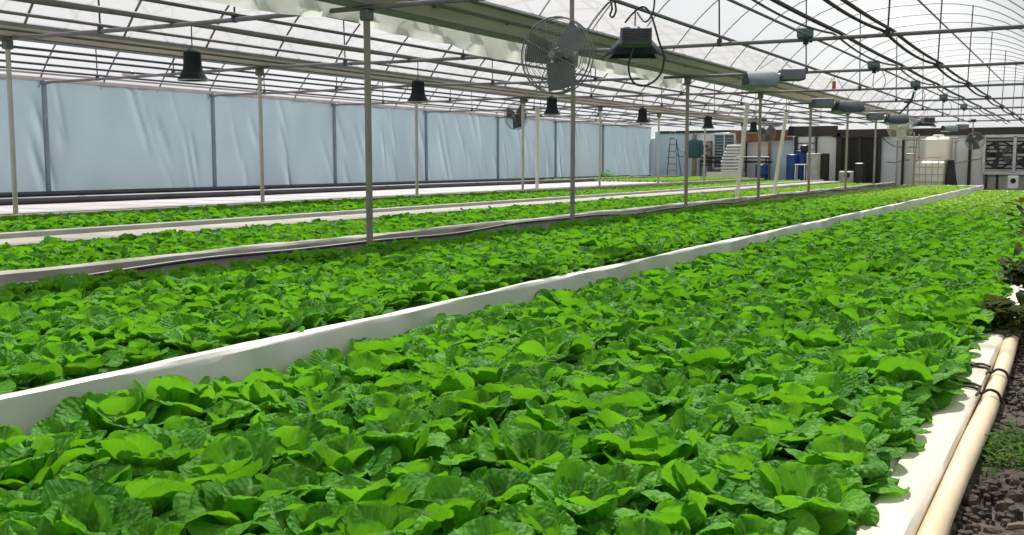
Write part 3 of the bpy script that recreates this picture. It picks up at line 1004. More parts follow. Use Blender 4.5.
# ladder
x0, x1, z0, z1 = rect(665, 132, 680, 176, 43.90)
root = empty('step_ladder', ((x0 + x1) / 2, 43.90, 0), 'tall narrow grey stepladder standing where side wall meets end wall', 'ladder')
ztop = z1
cxl = (x0 + x1) / 2
for s in (-1, 1):
    MB().tube([(s * .30, -.25, 0), (s * .11, 0, ztop)], .022, 6).build('front_rail', 'alu', root)
    MB().tube([(s * .40, .35, 0), (s * .14, .05, ztop - .3)], .02, 6).build('rear_rail', 'tube_dark', root)
for k in range(8):
    t = (k + 1) / 9
    w = .30 - .19 * t
    MB().bbox(-w, w, -.25 + .25 * t - .05, -.25 + .25 * t + .05, ztop * t - .02, ztop * t + .02, .005).build('step', 'timber', root)
MB().bbox(-.16, .16, -.1, .12, ztop - .02, ztop + .03, .01).build('top_cap', 'black_pl', root)
# tool arms beside the ladder
b = MB().tube([at(676, 147, 44.20), at(681, 150.5, 44.20), at(687, 151, 44.20)], .018, 6).tube([at(676, 154, 44.20), at(680, 157, 44.20), at(684, 156, 44.20)], .018, 6)
b.tube([at(676, 140, 44.20), at(676.5, 176, 44.20)], .02, 6)
tag(b.build('tool_rack', 'black_pl', loc=at(676, 154, 44.20)), 'thin black rack arms sticking out right of the stepladder', 'rack')
# teal jacket on a post
P0 = at(694, 175, 44.00)
zt = at(694, 134, 44.00).z
pz = MB().bbox(-.09, .09, -.06, .06, 0, zt, .01)
o = pz.build('hook_post', 'timber'); o.location = (P0.x, 44.00, 0)
tag(o, 'brown timber post holding up the teal jacket', 'post')
zb, zt2 = at(694, 158, 44.00).z, at(694, 139, 44.00).z
rows = []
hh = zt2 - zb
prof = [(0, .30, .12), (.10, .33, .15), (.3, .31, .15), (.55, .33, .16), (.75, .36, .16), (.88, .33, .13), (.96, .2, .1), (1.0, .08, .08)]
P = []
for t, w, d in prof:
    P.append([(w * math.cos(a) * (1 + .06 * math.sin(5 * a + 6 * t)), d * math.sin(a) * (1 + .08 * math.sin(4 * a)), t * hh) for a in [2 * PI * k / 20 for k in range(21)]])
root = empty('jacket', (P0.x, 44.00 - .0, zb), 'dark teal jacket hanging on the brown post by the end wall', 'jacket')
MB().grid(P).build('body', 'teal', root)
for s in (-1, 1):
    MB().tube([(s * .25, 0, hh * .9), (s * .36, -.03, hh * .6), (s * .37, -.06, hh * .18)], [.09, .08, .07], 8).build('sleeve', 'teal', root)
# shelf with white boxes and black rails
for (x, y, w, h, lab) in ((705.5, 146, 7, 6, 'white small box on the wall shelf, upper one right of the teal jacket'), (705.5, 156, 7, 7, 'white small box on the wall shelf, lower one right of the teal jacket')):
    b = panel(MB(), x - w / 2, y - h / 2, x + w / 2, y + h / 2, 45.15, .5)
    o = b.build('control_box', 'wall_white'); tag(o, lab, 'box', 'white boxes on the end wall')
    panel(MB(), x - 1.5, y - 1.5, x + 2, y + 2, 44.65, .02).build('dial', 'dark_open', o)
b = MB()
for x in (701, 711.5):
    panel(b, x - 1, 141, x + 1, 176, 44.95, .06)
for y in (142, 150, 160, 165):
    panel(b, 700, y - .8, 714, y + .8, 44.95, .06)
tag(b.build('wall_shelf', 'timber', loc=at(707, 165, 44.95)), 'brown timber shelf frame behind the two white boxes', 'shelf')
b = MB()
for y, x0_, x1_ in ((157.7, 702, 769), (161.8, 702, 772)):
    b.tube([at(x0_, y, 44.50), at(x1_, y, 44.50)], .045, 8)
for x in (709, 728, 742, 766):
    b.tube([at(x, 157, 44.50), Vector((at(x, 157, 44.50).x, 44.50, 0))], .03, 6)
tag(b.build('pipe_rack', 'black_pl', loc=at(735, 160, 44.50)), 'pair of black horizontal pipes on legs before the end wall', 'pipes')
# framed louvre window
x0, x1, z0, z1 = rect(714, 134, 735, 168.5, 44.90)
root = empty('louvre_window', ((x0 + x1) / 2, 44.90, z0), 'white framed window with dark louvres on the end wall', 'window')
w, h = (x1 - x0) / 2, z1 - z0
fr = MB()
for s in (-1, 1):
    fr.bbox(s * w - .05, s * w + .05, -.08, .04, 0, h, .01)
fr.bbox(-w, w, -.08, .04, -.05, .05, .01).bbox(-w, w, -.08, .04, h - .05, h + .05, .01).bbox(-.03, .03, -.07, .03, 0, h, .005)
fr.build('frame', 'alu', root)
MB().bbox(-w, w, .03, .06, 0, h, .005).build('backing', 'dark_open', root)
sl = MB()
for k in range(12):
    zz = h * (k + .5) / 12
    sl.add([(-w, -.05, zz - .05), (w, -.05, zz - .05), (w, .02, zz + .04), (-w, .02, zz + .04), (-w, -.05, zz - .04), (w, -.05, zz - .04), (w, .02, zz + .05), (-w, .02, zz + .05)],
           [(0, 1, 2, 3), (7, 6, 5, 4), (0, 4, 5, 1), (2, 6, 7, 3), (1, 5, 6, 2), (0, 3, 7, 4)])
sl.build('louvres', 'postblue', root)
# stack of white trays, stepped
b = MB()
n = 9
for k in range(n):
    ya = 172 - k * 3.1
    xl = 724 + max(0, k - 3) * 1.2
    panel(b, xl, ya - 2.3, 744, ya, 44.30, .5, .03)
tag(b.build('tray_stack', 'wall_white', loc=at(735, 172, 44.30)), 'stepped stack of white trays in front of the louvre window', 'trays')
b = MB()
panel(b, 712, 172, 745, 205, 44.60, .8)
tag(b.build('low_cabinet', 'pvc', loc=at(725, 176, 44.55)), 'low cream cabinet under the louvre window', 'cabinet')

# blue bins and drums
def bin_(pxc, py0, py1, wpx, Y, m, name, label, group=None, lid=True):
    B = at(pxc, py1, Y)
    h = at(pxc, py0, Y).z - max(B.z, 0.0)
    dep = float(proj([B])[2][0])
    r_ = wpx / 2 * dep / F
    zb = max(B.z, 0.0)
    root = empty(name, (B.x, Y, 0), label, 'drum' if 'drum' in name else 'bin', group)
    h = h + zb
    MB().lathe([(r_ * .9, 0), (r_ * .98, h * .06), (r_ * .97, h * .3), (r_ * 1.02, h * .33), (r_ * .97, h * .36), (r_ * .97, h * .64), (r_ * 1.02, h * .67), (r_ * .97, h * .70), (r_, h * .93), (r_ * .95, h)], (0, 0, 0), 24).build('body', m, root)
    if lid:
        MB().lathe([(r_ * .96, h), (r_ * 1.04, h + .01), (r_ * 1.04, h + .05), (r_ * .9, h + .07)], (0, 0, 0), 24).build('lid', m, root)
    return root
bin_(761.5, 166, 180, 13, 44.00, 'blue_pl', 'blue_bin', 'short blue bin below the black pipes', 'blue bins')
bin_(791.5, 156, 180, 11, 43.90, 'blue_pl', 'blue_drum', 'tall blue drum left of the cream drum', 'blue bins')
bin_(801, 152, 180, 11, 44.20, 'blue_pl', 'blue_drum', 'blue drum half hidden behind the cream drum', 'blue bins')
bin_(813, 155, 181, 14, 43.60, 'drum', 'cream_drum', 'greyish cream drum beside the blue drums', None)
b = MB(); panel(b, 820, 153, 829, 210, 44.10, .5, .03)
tag(b.build('dark_crate', 'dark_open', loc=at(824, 176, 44.10)), 'dark upright crate right of the cream drum', 'crate')
b = MB(); panel(b, 802, 145, 809, 152, 44.20, .3, .03)
tag(b.build('black_case', 'black_pl', loc=at(805, 150, 44.20)), 'black case on top of the blue drums', 'case')
# white plastic chair-like frame in front of the drums
root = empty('white_stand', (at(801, 165, 43.30).x, 43.30, 0), 'white low stand in front of the blue drums', 'stand')
zz = at(801, 164, 43.30).z
MB().bbox(-.22, .22, -.2, .2, zz - .04, zz, .015).build('top', 'wall_white', root)
for sx in (-1, 1):
    for sy in (-1, 1):
        MB().tube([(sx * .2, sy * .18, 0), (sx * .18, sy * .16, zz - .02)], .02, 6).build('leg', 'wall_white', root)
# white notice window
x0, x1, z0, z1 = rect(798, 137, 814, 149, YE - .1)
b = MB().bbox(x0, x1, YE - .12, YE - .08, z0, z1, .01)
o = b.build('end_window', 'wall_white', loc=(x0, YE, z0)); tag(o, 'small bright white window panel above the blue drums', 'window')
MB().bbox(-.03, x1 - x0 + .03, -.14, -.12, (z1 - z0) * .45, (z1 - z0) * .52, .005).build('glazing_bar', 'dark_brown', o)
# dark mesh door
x0, x1, z0, z1 = rect(840, 136, 879.5, 188, YE - .1)
root = empty('mesh_door', ((x0 + x1) / 2, YE - .1, 0), 'wide dark screened doorway in the far end wall', 'doorway')
w = (x1 - x0) / 2
MB().bbox(-w, w, -.02, .04, 0, z1, .01).build('screen', 'dark_open', root)
fr = MB()
for k in range(10):
    xx = -w + 2 * w * k / 9
    fr.bbox(xx - .012, xx + .012, -.05, -.02, 0, z1, .003)
for k in range(12):
    zz = z1 * k / 11
    fr.bbox(-w, w, -.045, -.02, zz - .01, zz + .01, .003)
fr.build('mesh', 'dark_brown', root)
fr = MB()
for xx in (-w, 0, w):
    fr.bbox(xx - .06, xx + .06, -.1, .0, 0, z1, .01)
fr.bbox(-w, w, -.1, 0, z1 - .08, z1 + .04, .01)
fr.build('frame', 'dark_brown', root)
# things before the doorway
b = MB(); panel(b, 855.5, 163, 865, 210, 44.20, .4, .03)
tag(b.build('dark_tub', 'black_pl', loc=at(860, 180, 44.20)), 'black tub standing in the screened doorway', 'tub')
bx = panel(MB(), 840, 171, 854, 210, 43.90, .4, .04).build('grey_pump', 'drum', loc=at(846, 180, 43.90))
tag(bx, 'small greyish pump casing at the left foot of the doorway', 'pump')
c = at(849, 175, 43.90) - at(846, 180, 43.90)
MB().tube([(c.x, -.42, c.z), (c.x, -.36, c.z)], .12, 14).build('pump_inlet', 'dark_open', bx)

# stacked tank and caged tote
def tote():
    x0, x1, z0, z1 = rect(915, 160, 946, 182, 43.60)
    cx_ = (x0 + x1) / 2
    w = (x1 - x0) / 2
    root = empty('caged_tote', (cx_, 43.60, 0), 'white liquid tote in a steel cage at the end of the front beds', 'tote')
    MB().bbox(-w + .05, w - .05, -.45, .45, .16, z1 - .04, .08).build('tank', 'tote', root)
    cg = MB()
    for k in range(6):
        xx = -w + 2 * w * k / 5
        cg.tube([(xx, -.5, .14), (xx, -.5, z1)], .013, 6); cg.tube([(xx, .5, .14), (xx, .5, z1)], .013, 6)
    for k in range(5):
        zz = .16 + (z1 - .16) * k / 4
        cg.tube([(-w, -.51, zz), (w, -.51, zz), (w, .51, zz), (-w, .51, zz)], .013, 6, True)
    for k in range(1, 5):
        yy = -.5 + k * .2
        for s in (-1, 1):
            cg.tube([(s * w, yy, .14), (s * w, yy, z1)], .013, 6)
    cg.build('cage', 'cage', root)
    pl = MB().bbox(-w, w, -.5, .5, .1, .14, .01)
    for s in (-1, 0, 1):
        pl.bbox(s * (w - .08) - .07, s * (w - .08) + .07, -.5, .5, 0, .1, .01)
    pl.build('pallet', 'dark_open', root)
    # crossbars above
    MB().tube([(-w + .1, -.5, z1 + .12), (w - .15, -.5, z1 + .12)], .02, 6).tube([(-w + .05, -.5, z1 + .0), (-w + .1, -.5, z1 + .9)], .018, 6).build('crossbar', 'orange', root)
    return root, z1
tote_root, ztote = tote()
x0, x1, z0, z1 = rect(925, 135, 951, 160, 44.60)
cx_, w, h = (x0 + x1) / 2, (x1 - x0) / 2, z1 - ztote
root = empty('upper_tank', (cx_, 44.60, 0), 'large cream tank standing behind and above the caged tote', 'tank')
MB().bbox(-w, w, -.35, .42, 0, z1 - .08, .1).build('tank_body', 'tote', root)
MB().lathe([(.22, 0), (.22, .07), (.16, .09)], (0, 0, z1 - .08), 18).build('lid', 'tote', root)
# dark block beside the tote
x0, x1, z0, z1 = rect(946, 161, 958, 184, 43.60)
b = MB().add([(x0 + .08, 43.30, z1), (x1 - .18, 43.30, z1), (x1, 43.20, 0), (x0 - .03, 43.20, 0), (x0 + .08, 43.90, z1), (x1 - .18, 43.90, z1), (x1, 44.00, 0), (x0 - .03, 44.00, 0)],
             [(0, 1, 2, 3), (7, 6, 5, 4), (0, 4, 5, 1), (1, 5, 6, 2), (2, 6, 7, 3), (3, 7, 4, 0)])
b.bbox(x0 + .05, x1 - .15, 43.26, 43.94, z1, z1 + .04, .01)
tag(b.build('dark_hopper', 'dark_open', loc=(x0, 42, 0)), 'dark tapered hopper right of the caged tote', 'hopper')
# plumbing left and right of the tank
def plumb(pts, r_, label, mm='cage'):
    b = MB()
    for seg in pts:
        b.tube(seg, r_, 8)
    o = b.build('water_pipes', mm, loc=pts[0][0]); tag(o, label, 'pipes', 'plumbing at the end wall')
Y = 44.30
plumb([[at(914, 132, Y), at(914, 186, Y)], [at(919, 134, Y), at(919, 160, Y)], [at(906, 140, Y), at(924, 140, Y)], [at(908, 147, Y), at(920, 147, Y)], [at(906, 154, Y), at(918, 154, Y)]], .03, 'greyish pipe frame left of the cream tank')
plumb([[at(952, 137, Y), at(951, 162, Y)], [at(956, 138, Y), at(955.5, 160, Y)], [at(949, 138, Y), at(959, 138, Y)], [at(953, 142, Y - .05), at(959, 141, Y - .05)]], .035, 'greyish upright pipes right of the cream tank', 'drum')
# cable loops on white panels
plumb([[at(882, 137, 45.00), at(888, 143, 45.00), at(896, 147, 45.00), at(903, 147, 45.00)], [at(887, 162, 45.00), at(896, 163, 45.00), at(904, 160, 45.00), at(910, 160, 45.00)]], .016, 'dark cables sagging across the white panel right of the doorway', 'tube_dark')
plumb([[at(947, 165, 45.00), at(957, 163, 45.00), at(968, 161, 45.00), at(984, 158, 45.00)]], .014, 'grey cable sagging across the panel under the end fan', 'tube')

# exhaust fans
x0, x1, z0, z1 = rect(984, 136, 1046, 173, YE - .15)
root = empty('exhaust_fan_unit', ((x0 + x1) / 2, YE - .15, z0), 'twin dark exhaust fans in an aluminium frame at the end wall', 'exhaust fan')
w, h = (x1 - x0) / 2, z1 - z0
MB().bbox(-w, w, 0, .05, 0, h, .01).build('backing', 'dark_open', root)
fr = MB()
for xx in (-w, 0, w):
    fr.bbox(xx - .06, xx + .06, -.1, .03, 0, h, .01)
fr.bbox(-w, w, -.1, .03, -.07, .06, .01).bbox(-w, w, -.1, .03, h - .06, h + .06, .01)
fr.build('frame', 'alu', root)
for s in (-1, 1):
    cxx = s * w / 2
    rr_ = min(w / 2, h / 2) * .93
    MB().tube([(cxx + rr_ * math.cos(2 * PI * k / 30), -.03, h / 2 + rr_ * math.sin(2 * PI * k / 30)) for k in range(30)], .03, 6, True).build('fan_ring', 'black_pl', root)
    for j in range(5):
        a = 2 * PI * j / 5 + .4 + s
        P = []
        for t in (.12, .4, .7, .95):
            r1 = rr_ * t
            row = []
            for q in (-.34, -.1, .15, .34):
                an = a + q * (1.1 - .25 * t)
                row.append((cxx + r1 * math.cos(an), -.04 + .12 * q, h / 2 + r1 * math.sin(an)))
            P.append(row)
        MB().grid(P).build('blade', 'fan_dark', root)
    sh = MB()
    for k in range(9):
        zz = h * (k + .7) / 9.6
        sh.bbox(cxx - w / 2 * .93, cxx + w / 2 * .93, -.005, .0, zz - .045, zz + .045, .002)
    sh.build('shutter', 'curb_grey', root)
    MB().tube([(cxx, -.08, h / 2), (cxx, .02, h / 2)], .12, 14).build('hub', 'black_pl', root)
struct(panel(MB(), 984, 174.5, 1060, 196, YE - .05, .08).build('trim_40', 'lowwall'))
for i, x in enumerate((986, 997, 1006, 1019)):
    struct(panel(MB(), x - 1.2, 174, x + 1.2, 196, YE - .13, .05).build('trim_%d' % (41 + i), 'dark_brown' if i < 2 else 'lowwall'))
bx = panel(MB(), 1008, 175.5, 1018.5, 189, 44.35, .3, .03).build('vent_box', 'wall_white', loc=at(1013, 182, 44.35))
tag(bx, 'white box with a black round opening below the exhaust fans', 'box')
MB().tube([(0.02, -.33, .05), (0.02, -.29, .05)], .1, 14).build('opening', 'dark_open', bx)

# ------------------------------------------------------------------ circulation fans
def make_fan(Rf, mg, mb):
    """local frame: fan axis along -Y, pole behind at +Y; origin at the fan centre"""
    root = empty('circulation_fan', (0, 0, 0))
    g = MB()
    nr = 15
    for k in range(1, nr + 1):
        t = k / nr
        r_ = Rf * t
        y = -.10 + .075 * t ** 3
        g.tube([(r_ * math.cos(2 * PI * j / 36), y, r_ * math.sin(2 * PI * j / 36)) for j in range(36)], .0021 if k < nr else .008, 4, True)
    for k in range(5, nr + 1, 2):
        t = k / nr
        r_ = Rf * t
        y = .11 - .06 * t ** 3
        g.tube([(r_ * math.cos(2 * PI * j / 36), y, r_ * math.sin(2 * PI * j / 36)) for j in range(36)], .0021 if k < nr else .006, 4, True)
    for j in range(8):
        a = 2 * PI * j / 8 + .3
        g.tube([(Rf * t * math.cos(a), -.103 + .075 * t ** 3, Rf * t * math.sin(a)) for t in (.08, .4, .7, .9, 1.0)] + [(Rf * math.cos(a), .05, Rf * math.sin(a))] + [(Rf * t * math.cos(a), .113 - .06 * t ** 3, Rf * t * math.sin(a)) for t in (.9, .6, .2)], .0035, 5)
    g.build('guard', mg, root)
    for j in range(3):
        a = 2 * PI * j / 3 - PI / 2 + .22
        P = []
        for t in (.16, .35, .6, .9):
            r1 = Rf * t
            wd = .085 + .05 * t
            row = []
            for q in (-1, -.4, .3, 1):
                ex, ez = math.cos(a), math.sin(a)
                row.append((r1 * ex - q * wd * ez, .035 * q * (1.2 - t * .5), r1 * ez + q * wd * ex))
            P.append(row)
        MB().grid(P).build('blade', mb, root)
    MB().tube([(0, -.108, 0), (0, -.095, 0)], .032, 16).build('badge', mg, root)
    MB().tube([(0, -.05, 0), (0, .0, 0), (0, .05, 0)], .05, 14).build('hub', mb, root)
    MB().tube([(0, .06, 0), (0, .08, 0), (0, .25, 0), (0, .27, 0)], [.07, .085, .085, .05], 16).build('motor', mg, root)
    return root


def hang(root, top_z, pole_off=.33, m='galv'):
    """drop pole and clamp up to the tie pipe"""
    zt = top_z - root.location.z
    MB().tube([(0, pole_off, -.12), (0, pole_off, zt)], .022, 8).build('drop_pole', m, root)
    MB().bbox(-.05, .05, .2, pole_off + .04, -.07, .07, .01).build('yoke', m, root)
    MB().bbox(-.09, .09, pole_off - .05, pole_off + .05, zt - .06, zt + .05, .01).build('clamp', 'hood', root)

D_view = math.atan2
def face(px_, extra):
    """yaw so that the fan looks to the camera, turned by extra degrees to the picture's left"""
    d = ray(px_, 160)
    base = math.atan2(-d[0], -d[1])          # direction back to the camera
    # local -Y must point along that direction: yaw = angle of direction + 90deg
    ang = math.atan2(-d[1], -d[0]) + PI / 2
    return ang - R(extra)
fan = make_fan(.325, 'fan_metal', 'fan_blade')
pt = at(572, 0, FR[1])
yw = face(560, 24)
back = Vector((-math.sin(yw), math.cos(yw), 0))         # local +Y
ctr = Vector((pt.x, pt.y, 0)) - back * .33
dd = float(proj([[ctr.x, ctr.y, CZ]])[2][0])
fan.location = (ctr.x, ctr.y, CZ + (162.5 - 57) / F * dd)
fan.rotation_euler = (0, 0, yw)
hang(fan, Z(ZT))
tag(fan, 'large grey caged circulation fan hanging from the nearest tie, top centre', 'fan', 'circulation fans')


def fan_at(px_, py_, Y, extra, mg, mb, label, top=None, Rf=.325):
    f = make_fan(Rf, mg, mb)
    p = at(px_, py_, Y)
    f.location = p
    f.rotation_euler = (0, 0, face(px_, extra))
    hang(f, Z(ZT) if top is None else top)
    tag(f, label, 'fan', 'circulation fans')
    return f
fan_at(516, 116, 22.2, 35, 'fan_metal', 'fan_dark', 'dark-bladed caged fan at the far pole row by the side wall')
fan_at(767, 133, 36.6, -20, 'fan_metal', 'fan_dark', 'small dark caged fan above the rust-red board end')
fan_at(900, 127, 27.2, 30, 'fan_overexposed', 'fan_overexposed', 'pale caged fan, toned as overexposed, hanging before the screened doorway')
fan_at(975, 141, 41.3, -15, 'fan_metal', 'fan_dark', 'small caged fan left of the twin exhaust fans')

# ------------------------------------------------------------------ grow lights
def grow_light(px_, py_, X, axis_deg, label, s=1.0, hm='hood'):
    """reflector with a ballast box at one end, hung on two wires; axis_deg: heading of the ballast end"""
    q = atx(px_, py_, X)
    root = empty('grow_light', (q.x, q.y, q.z), label, 'grow light', 'grow lights on the hanging pipe', R(axis_deg))
    # local: ballast toward +X, reflector around -X ; wings along Y
    prof = [(-.33, -.16), (-.28, -.09), (-.18, .02), (-.10, .06), (.10, .06), (.18, .02), (.28, -.09), (.33, -.16)]
    P = []
    for xx, sc_ in ((-.50, .80), (-.42, 1.0), (-.10, 1.0), (-.04, .72)):
        P.append([(xx, y * sc_, z * (1 if abs(sc_) == 1 else .8)) for y, z in prof])
    MB().grid(P).build('reflector', hm, root)
    P2 = [[(x, y * .97, z - .008) for x, y, z in row] for row in P]
    MB().grid(P2).build('inner_reflector', 'hood_in', root)
    for xx, sc_ in ((-.505, .80), (-.045, .72)):
        c_ = [(y * sc_, z * .8) for y, z in prof]
        q_ = len(c_)
        MB().add([(xx, y, z) for y, z in c_] + [(xx + .008, y, z) for y, z in c_], [tuple(range(q_)), tuple(range(2 * q_ - 1, q_ - 1, -1))] + [(a_, (a_ + 1) % q_, (a_ + 1) % q_ + q_, a_ + q_) for a_ in range(q_)]).build('end_cap', 'hood', root)
    b = MB().bbox(.02, .36, -.155, .155, -.07, .10, .012)
    b.build('ballast', 'ballast', root)
    fins = MB()
    for k in range(7):
        zz = -.045 + k * .02
        fins.bbox(.36, .372, -.14, .14, zz - .005, zz + .006, .002)
    fins.build('fins', 'ballast_dark', root)
    MB().tube([(-.06, 0, 0), (.04, 0, 0)], .04, 10).build('socket', 'alu', root)
    MB().tube([(-.38, 0, .02), (-.1, 0, .0)], .025, 10).build('bulb', 'hood_in', root)
    zt = Z(ZT + .04) - q.z
    for xx in (-.3, .2):
        MB().tube([(xx, 0, .1), (xx * .1, 0, zt)], .004, 4).build('hanger_wire', 'tube', root)
    return root, q
XL = -4.12
toward = math.degrees(math.atan2(-1, .41))
g1, q1 = grow_light(635, 41, XL, toward + 2, 'grow light with grey ballast facing the camera, right of the big fan')
# its black cable loop
d = Vector((.41, -1, 0)).normalized()
sx = Vector((RT[0], RT[1], 0))
def off(u, v, w=.38):
    return Vector(q1) + sx * u + Vector((0, 0, v)) + d * w
k = float(proj([q1])[2][0]) / F
loop = [off(-.10, .16, .2), off(-.02, .24, .3), off(.08, .30, .3), off(.16, .2), off(.24, -.05), off(.29, -.20), off(.26, -.36), off(.16, -.46), off(.05, -.48), off(-.03, -.42), off(-.06, -.28), off(.0, -.08)]
o = MB().tube(smooth_pts(loop), .010, 6).build('power_cable', 'black_pl', loc=loop[0])
tag(o, 'black cable loop dangling around the grow light beside the big fan', 'cable', 'hanging cables')
a = at(640, 30, q1.y); b_ = at(653, 16, 9.6); c_ = at(655, -6, 9.4)
o = MB().tube(smooth_pts([off(.02, .26, .2), at(645, 22, 9.7), at(653, 12, 9.7), at(655, -8, 9.7)]), .009, 6).build('power_cable', 'black_pl', loc=a)
tag(o, 'dark cable rising from the grow light to the roof', 'cable', 'hanging cables')
cp = [at(588, 29, 9.0), at(594, 20, 9.2), at(602, 10, 9.4), at(610, 2, 9.5), at(612, 9, 9.5), at(610, 15, 9.5), at(613, 17, 9.5), at(616, 10, 9.5), at(614, 0, 9.5), at(612, -6, 9.5)]
o = MB().tube(smooth_pts(cp), .010, 6).build('power_cable', 'tube_dark', loc=cp[0])
tag(o, 'coiled grey cable hanging between the big fan and the grow light', 'cable', 'hanging cables')

side = math.degrees(YAW)
g2, _ = grow_light(779, 76, XL, side, 'teal-grey grow light seen side on, at the fourth near pole', 1, 'hood_teal')
g3, _ = grow_light(833, 104, XL, side + 180, 'grow light with dark curved reflector at its right end', 1, 'hood')
g4, _ = grow_light(884, 117, XL, side + 170, 'grow light hung low beside the pale fan', 1, 'hood')
g5, _ = grow_light(926, 121, XL, toward, 'grow light with dark domed reflector above the cream tank', 1, 'hood')
g6, _ = grow_light(957, 127, XL, side, 'small grow light right of the domed reflector', 1, 'hood_teal')

# small boxes on the pale pipe
for k, y in enumerate(FR[2:7]):
    root = empty('junction_box', (-3.12, y, Z(ZT)), 'grey junction box on the pale roof pipe, %s from the camera' % ordw(k + 1), 'junction box', 'junction boxes under the roof')
    MB().bbox(-.12, .06, -.08, .08, .0, .14, .02).build('case', 'hood_teal', root)
    MB().tube([(-.02, 0, .0), (-.02, 0, -.07)], .035, 8).tube([(.04, 0, .0), (.04, 0, -.05)], .02, 8).build('gland', 'hood', root)
    MB().tube(smooth_pts([(-.02, 0, -.07), (-.03, .02, -.3), (.1, .02, -.36), (.16, .02, -.2), (.1, .01, -.02)] if k else [(-.02, 0, -.07), (-.02, 0, -.1), (-.02, 0, -.12)]), .006, 5).build('cord', 'tube', root)
cp = [at(914, 92, 22.6), at(911, 101, 22.8), at(905, 108, 23.2), at(899, 114, 24.5)]
o = MB().tube(smooth_pts(cp), .022, 6).build('power_cable', 'tube_dark', loc=cp[0])
tag(o, 'thick dark cable dropping from a roof tie to the pale fan', 'cable', 'hanging cables')
# red tag on the tie
rt = at(834, 83, 17.9)
o = MB().bbox(-.03, .03, -.004, .004, -.1, .03, .003).tube([(0, 0, .03), (0, 0, Z(ZT) - rt.z)], .004, 4).build('red_tag', 'red')
o.location = rt
tag(o, 'small red ribbon tag hanging from a roof tie', 'tag')

# black bell lamps along the middle bay
def lamp_proto():
    root = empty('pendant_lamp', (0, 0, 0))
    MB().lathe([(.085, .16), (.095, .155), (.10, .02), (.105, -.02), (.13, -.08), (.165, -.135), (.17, -.145), (.155, -.145), (.12, -.08), (.09, .0)], (0, 0, 0), 18, False).build('shade', 'shade', root)
    MB().lathe([(.03, .20), (.05, .195), (.086, .165), (.086, .15)], (0, 0, 0), 16).build('cap', 'shade', root)
    MB().tube([(0, 0, .2), (0, 0, .48)], .007, 5).build('cord', 'tube_dark', root)
    MB().lathe([(.0, .02), (.035, .0), (.045, -.05), (.03, -.09), (.0, -.1)], (0, 0, 0), 12, False).build('bulb', 'hood_in', root)
    MB().tube([(.163 * math.cos(2 * PI * j / 20), .163 * math.sin(2 * PI * j / 20), -.147) for j in range(20)], .007, 5, True).build('rim', 'alu', root)
    return root
lp = lamp_proto()
for k in range(7):
    y = (FR[k + 1] + FRB[k + 1]) / 2
    o = lp if k == 0 else copy_tree(lp)
    lx = at((193, 418, 552, 643, 709)[k], 80, y).x if k < 5 else -9.02
    o.location = (lx, y, Z(ZT) - .48)
    tag(o, 'black bell-shaped hanging lamp in the middle bay, %s from the camera' % ordw(k + 1), 'lamp', 'black bell lamps in the middle bay')

# small device on a tie by the side wall
p = at(128, 74, FR[2])
b = MB().bbox(-.12, .12, -.05, .05, -.03, .06, .015).tube([(0, 0, -.03), (0, 0, -.09)], .03, 8)
o = b.build('sensor_box', 'alu'); o.location = p
tag(o, 'small pale sensor box on a tie near the side wall', 'sensor')

# ------------------------------------------------------------------ vine, grass and twigs on the right
def leaf_cloud(n, fn, size, seed, aspect=.6):
    g = np.random.default_rng(seed)
    VS, US, QS = [], [], []
    off_ = 0
    for i in range(n):
        P, U, Q = leaf_points(size * g.uniform(.6, 1.3), size * aspect * g.uniform(.7, 1.2), R(g.uniform(20, 70)), R(g.uniform(70, 150)), g.uniform(-.6, .6), g.uniform(-.8, .8), .004, g.uniform(0, 6), .001, 5, 4, g.uniform(-.4, .4), True)
        a = g.uniform(0, 6.28)
        c, s_ = math.cos(a), math.sin(a)
        P = np.stack([P[:, 0] * c - P[:, 1] * s_, P[:, 0] * s_ + P[:, 1] * c, P[:, 2]], -1) + np.array(fn(g))
        VS.append(P); US.append(U); QS.append(Q + off_); off_ += len(P)
    return np.concatenate(VS), np.concatenate(US), np.concatenate(QS)
vroot = empty('vine_plant', (-0.05, 8.35, 0), 'dark scraggly vine plant leaning over the bed edge at right', 'vine')
b = MB()
g = random.Random(9)
stems = []
for i in range(9):
    a = g.uniform(0, 6.28)
    top = (g.uniform(-.46, .15), g.uniform(-.7, .9), g.uniform(.35, .88))
    pts = [(g.uniform(-.08, .1), g.uniform(-.25, .25), -.01)]
    for t in (.3, .55, .8, 1):
        pts.append((pts[0][0] + (top[0] - pts[0][0]) * t + g.uniform(-.05, .05), pts[0][1] + (top[1] - pts[0][1]) * t + g.uniform(-.05, .05), top[2] * (t ** .8)))
    stems.append(pts)
    b.tube(smooth_pts(pts, 4), .009, 5)
# twisting runner over the edge board
for i in range(3):
    pts = [(-.05, -.2 - .3 * i, .05), (-.2, -.4 - .3 * i, .16), (-.3, -.6 - .25 * i, .15), (-.42, -.85 - .1 * i, .20), (-.36, -1.1, .15)]
    b.tube(smooth_pts(pts, 4), .010, 5)
    stems.append(pts)
b.build('stem', 'hose', vroot)
def vf(g_):
    s_ = stems[g_.integers(len(stems))]
    k_ = g_.uniform(.25, 1) * (len(s_) - 1)
    i_ = min(int(k_), len(s_) - 2)
    p_ = lerp(s_[i_], s_[i_ + 1], k_ - i_)
    return (p_[0] + g_.normal(0, .05), p_[1] + g_.normal(0, .07), p_[2] + g_.normal(0, .05))
me = mesh_np('foliage', *leaf_cloud(620, vf, .10, 4, .7), 'vine')
o = bpy.data.objects.new('foliage', me); COL.objects.link(o); o.parent = vroot

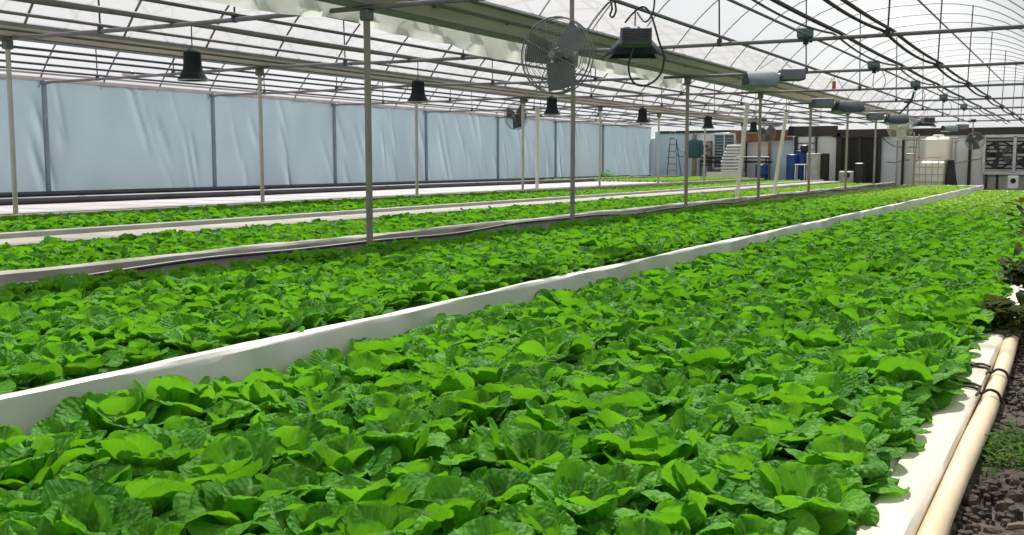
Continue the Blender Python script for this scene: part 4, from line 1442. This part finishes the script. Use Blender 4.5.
d_ = ray(607, 172)
wr = (-16.9, -16.9 * d_[1] / d_[0], Z(R5))
me = mesh_np('weed_plant', *leaf_cloud(60, lambda g_: (g_.normal(0, .14), g_.normal(0, .14), abs(g_.normal(0, .12))), .2, 15, .5), 'leaf')
o = bpy.data.objects.new('weed_plant', me); COL.objects.link(o); o.location = wr
tag(o, 'lone small green plant on the bare white raft near the side wall', 'plant')

def gf(g_):
    return (g_.normal(0, .10), g_.normal(0, .16), 0)
V, U, Q = leaf_cloud(260, gf, .11, 8, .09)
me = mesh_np('grass_tuft', V, U, Q, 'grass')
o = bpy.data.objects.new('grass_tuft', me); COL.objects.link(o)
d_ = ray(1003, 452); o.location = (d_[0] * CZ / -d_[2], d_[1] * CZ / -d_[2], 0.0)
tag(o, 'low green grass tuft on the soil path at right', 'grass', kind='stuff')
p0 = [(-.16, 3.55, .03), (-.10, 3.52, .05), (-.03, 3.40, .035), (.06, 3.33, .05), (.2, 3.36, .03)]
b = MB().tube(smooth_pts(p0), .012, 6).tube(smooth_pts([(-.03, 3.4, .04), (-.03, 3.25, .05), (-.05, 3.1, .03)]), .008, 6)
tag(b.build('twig', 'twig', loc=p0[0]), 'forked dry twig lying on the dark soil path', 'twig')

# ------------------------------------------------------------------ light
w = bpy.data.worlds.new('world')
sc.world = w
w.use_nodes = True
bg = w.node_tree.nodes['Background']
bg.inputs[0].default_value = (0.86, 0.93, 1.0, 1)
bg.inputs[1].default_value = 0.55
sd = bpy.data.lights.new('sun', 'SUN')
sd.energy = 11.0
sd.angle = R(3)
sd.color = (1.0, 0.95, 0.86)
so = bpy.data.objects.new('sun', sd)
COL.objects.link(so)
sdir = Vector((-0.22, 0.70, 0.95)).normalized()      # toward the sun
so.rotation_euler = sdir.to_track_quat('Z', 'Y').to_euler()
so.location = (0, 20, 20)

sc.cycles.max_bounces = 8
sc.cycles.diffuse_bounces = 4
sc.cycles.transmission_bounces = 4
sc.cycles.transparent_max_bounces = 12
sc.cycles.caustics_reflective = False
sc.cycles.caustics_refractive = False
sc.cycles.use_denoising = True
sc.view_settings.view_transform = 'Standard'
sc.view_settings.look = 'None'
sc.view_settings.exposure = 0.3
sc.view_settings.gamma = 1.0
sc.view_settings.use_curve_mapping = False
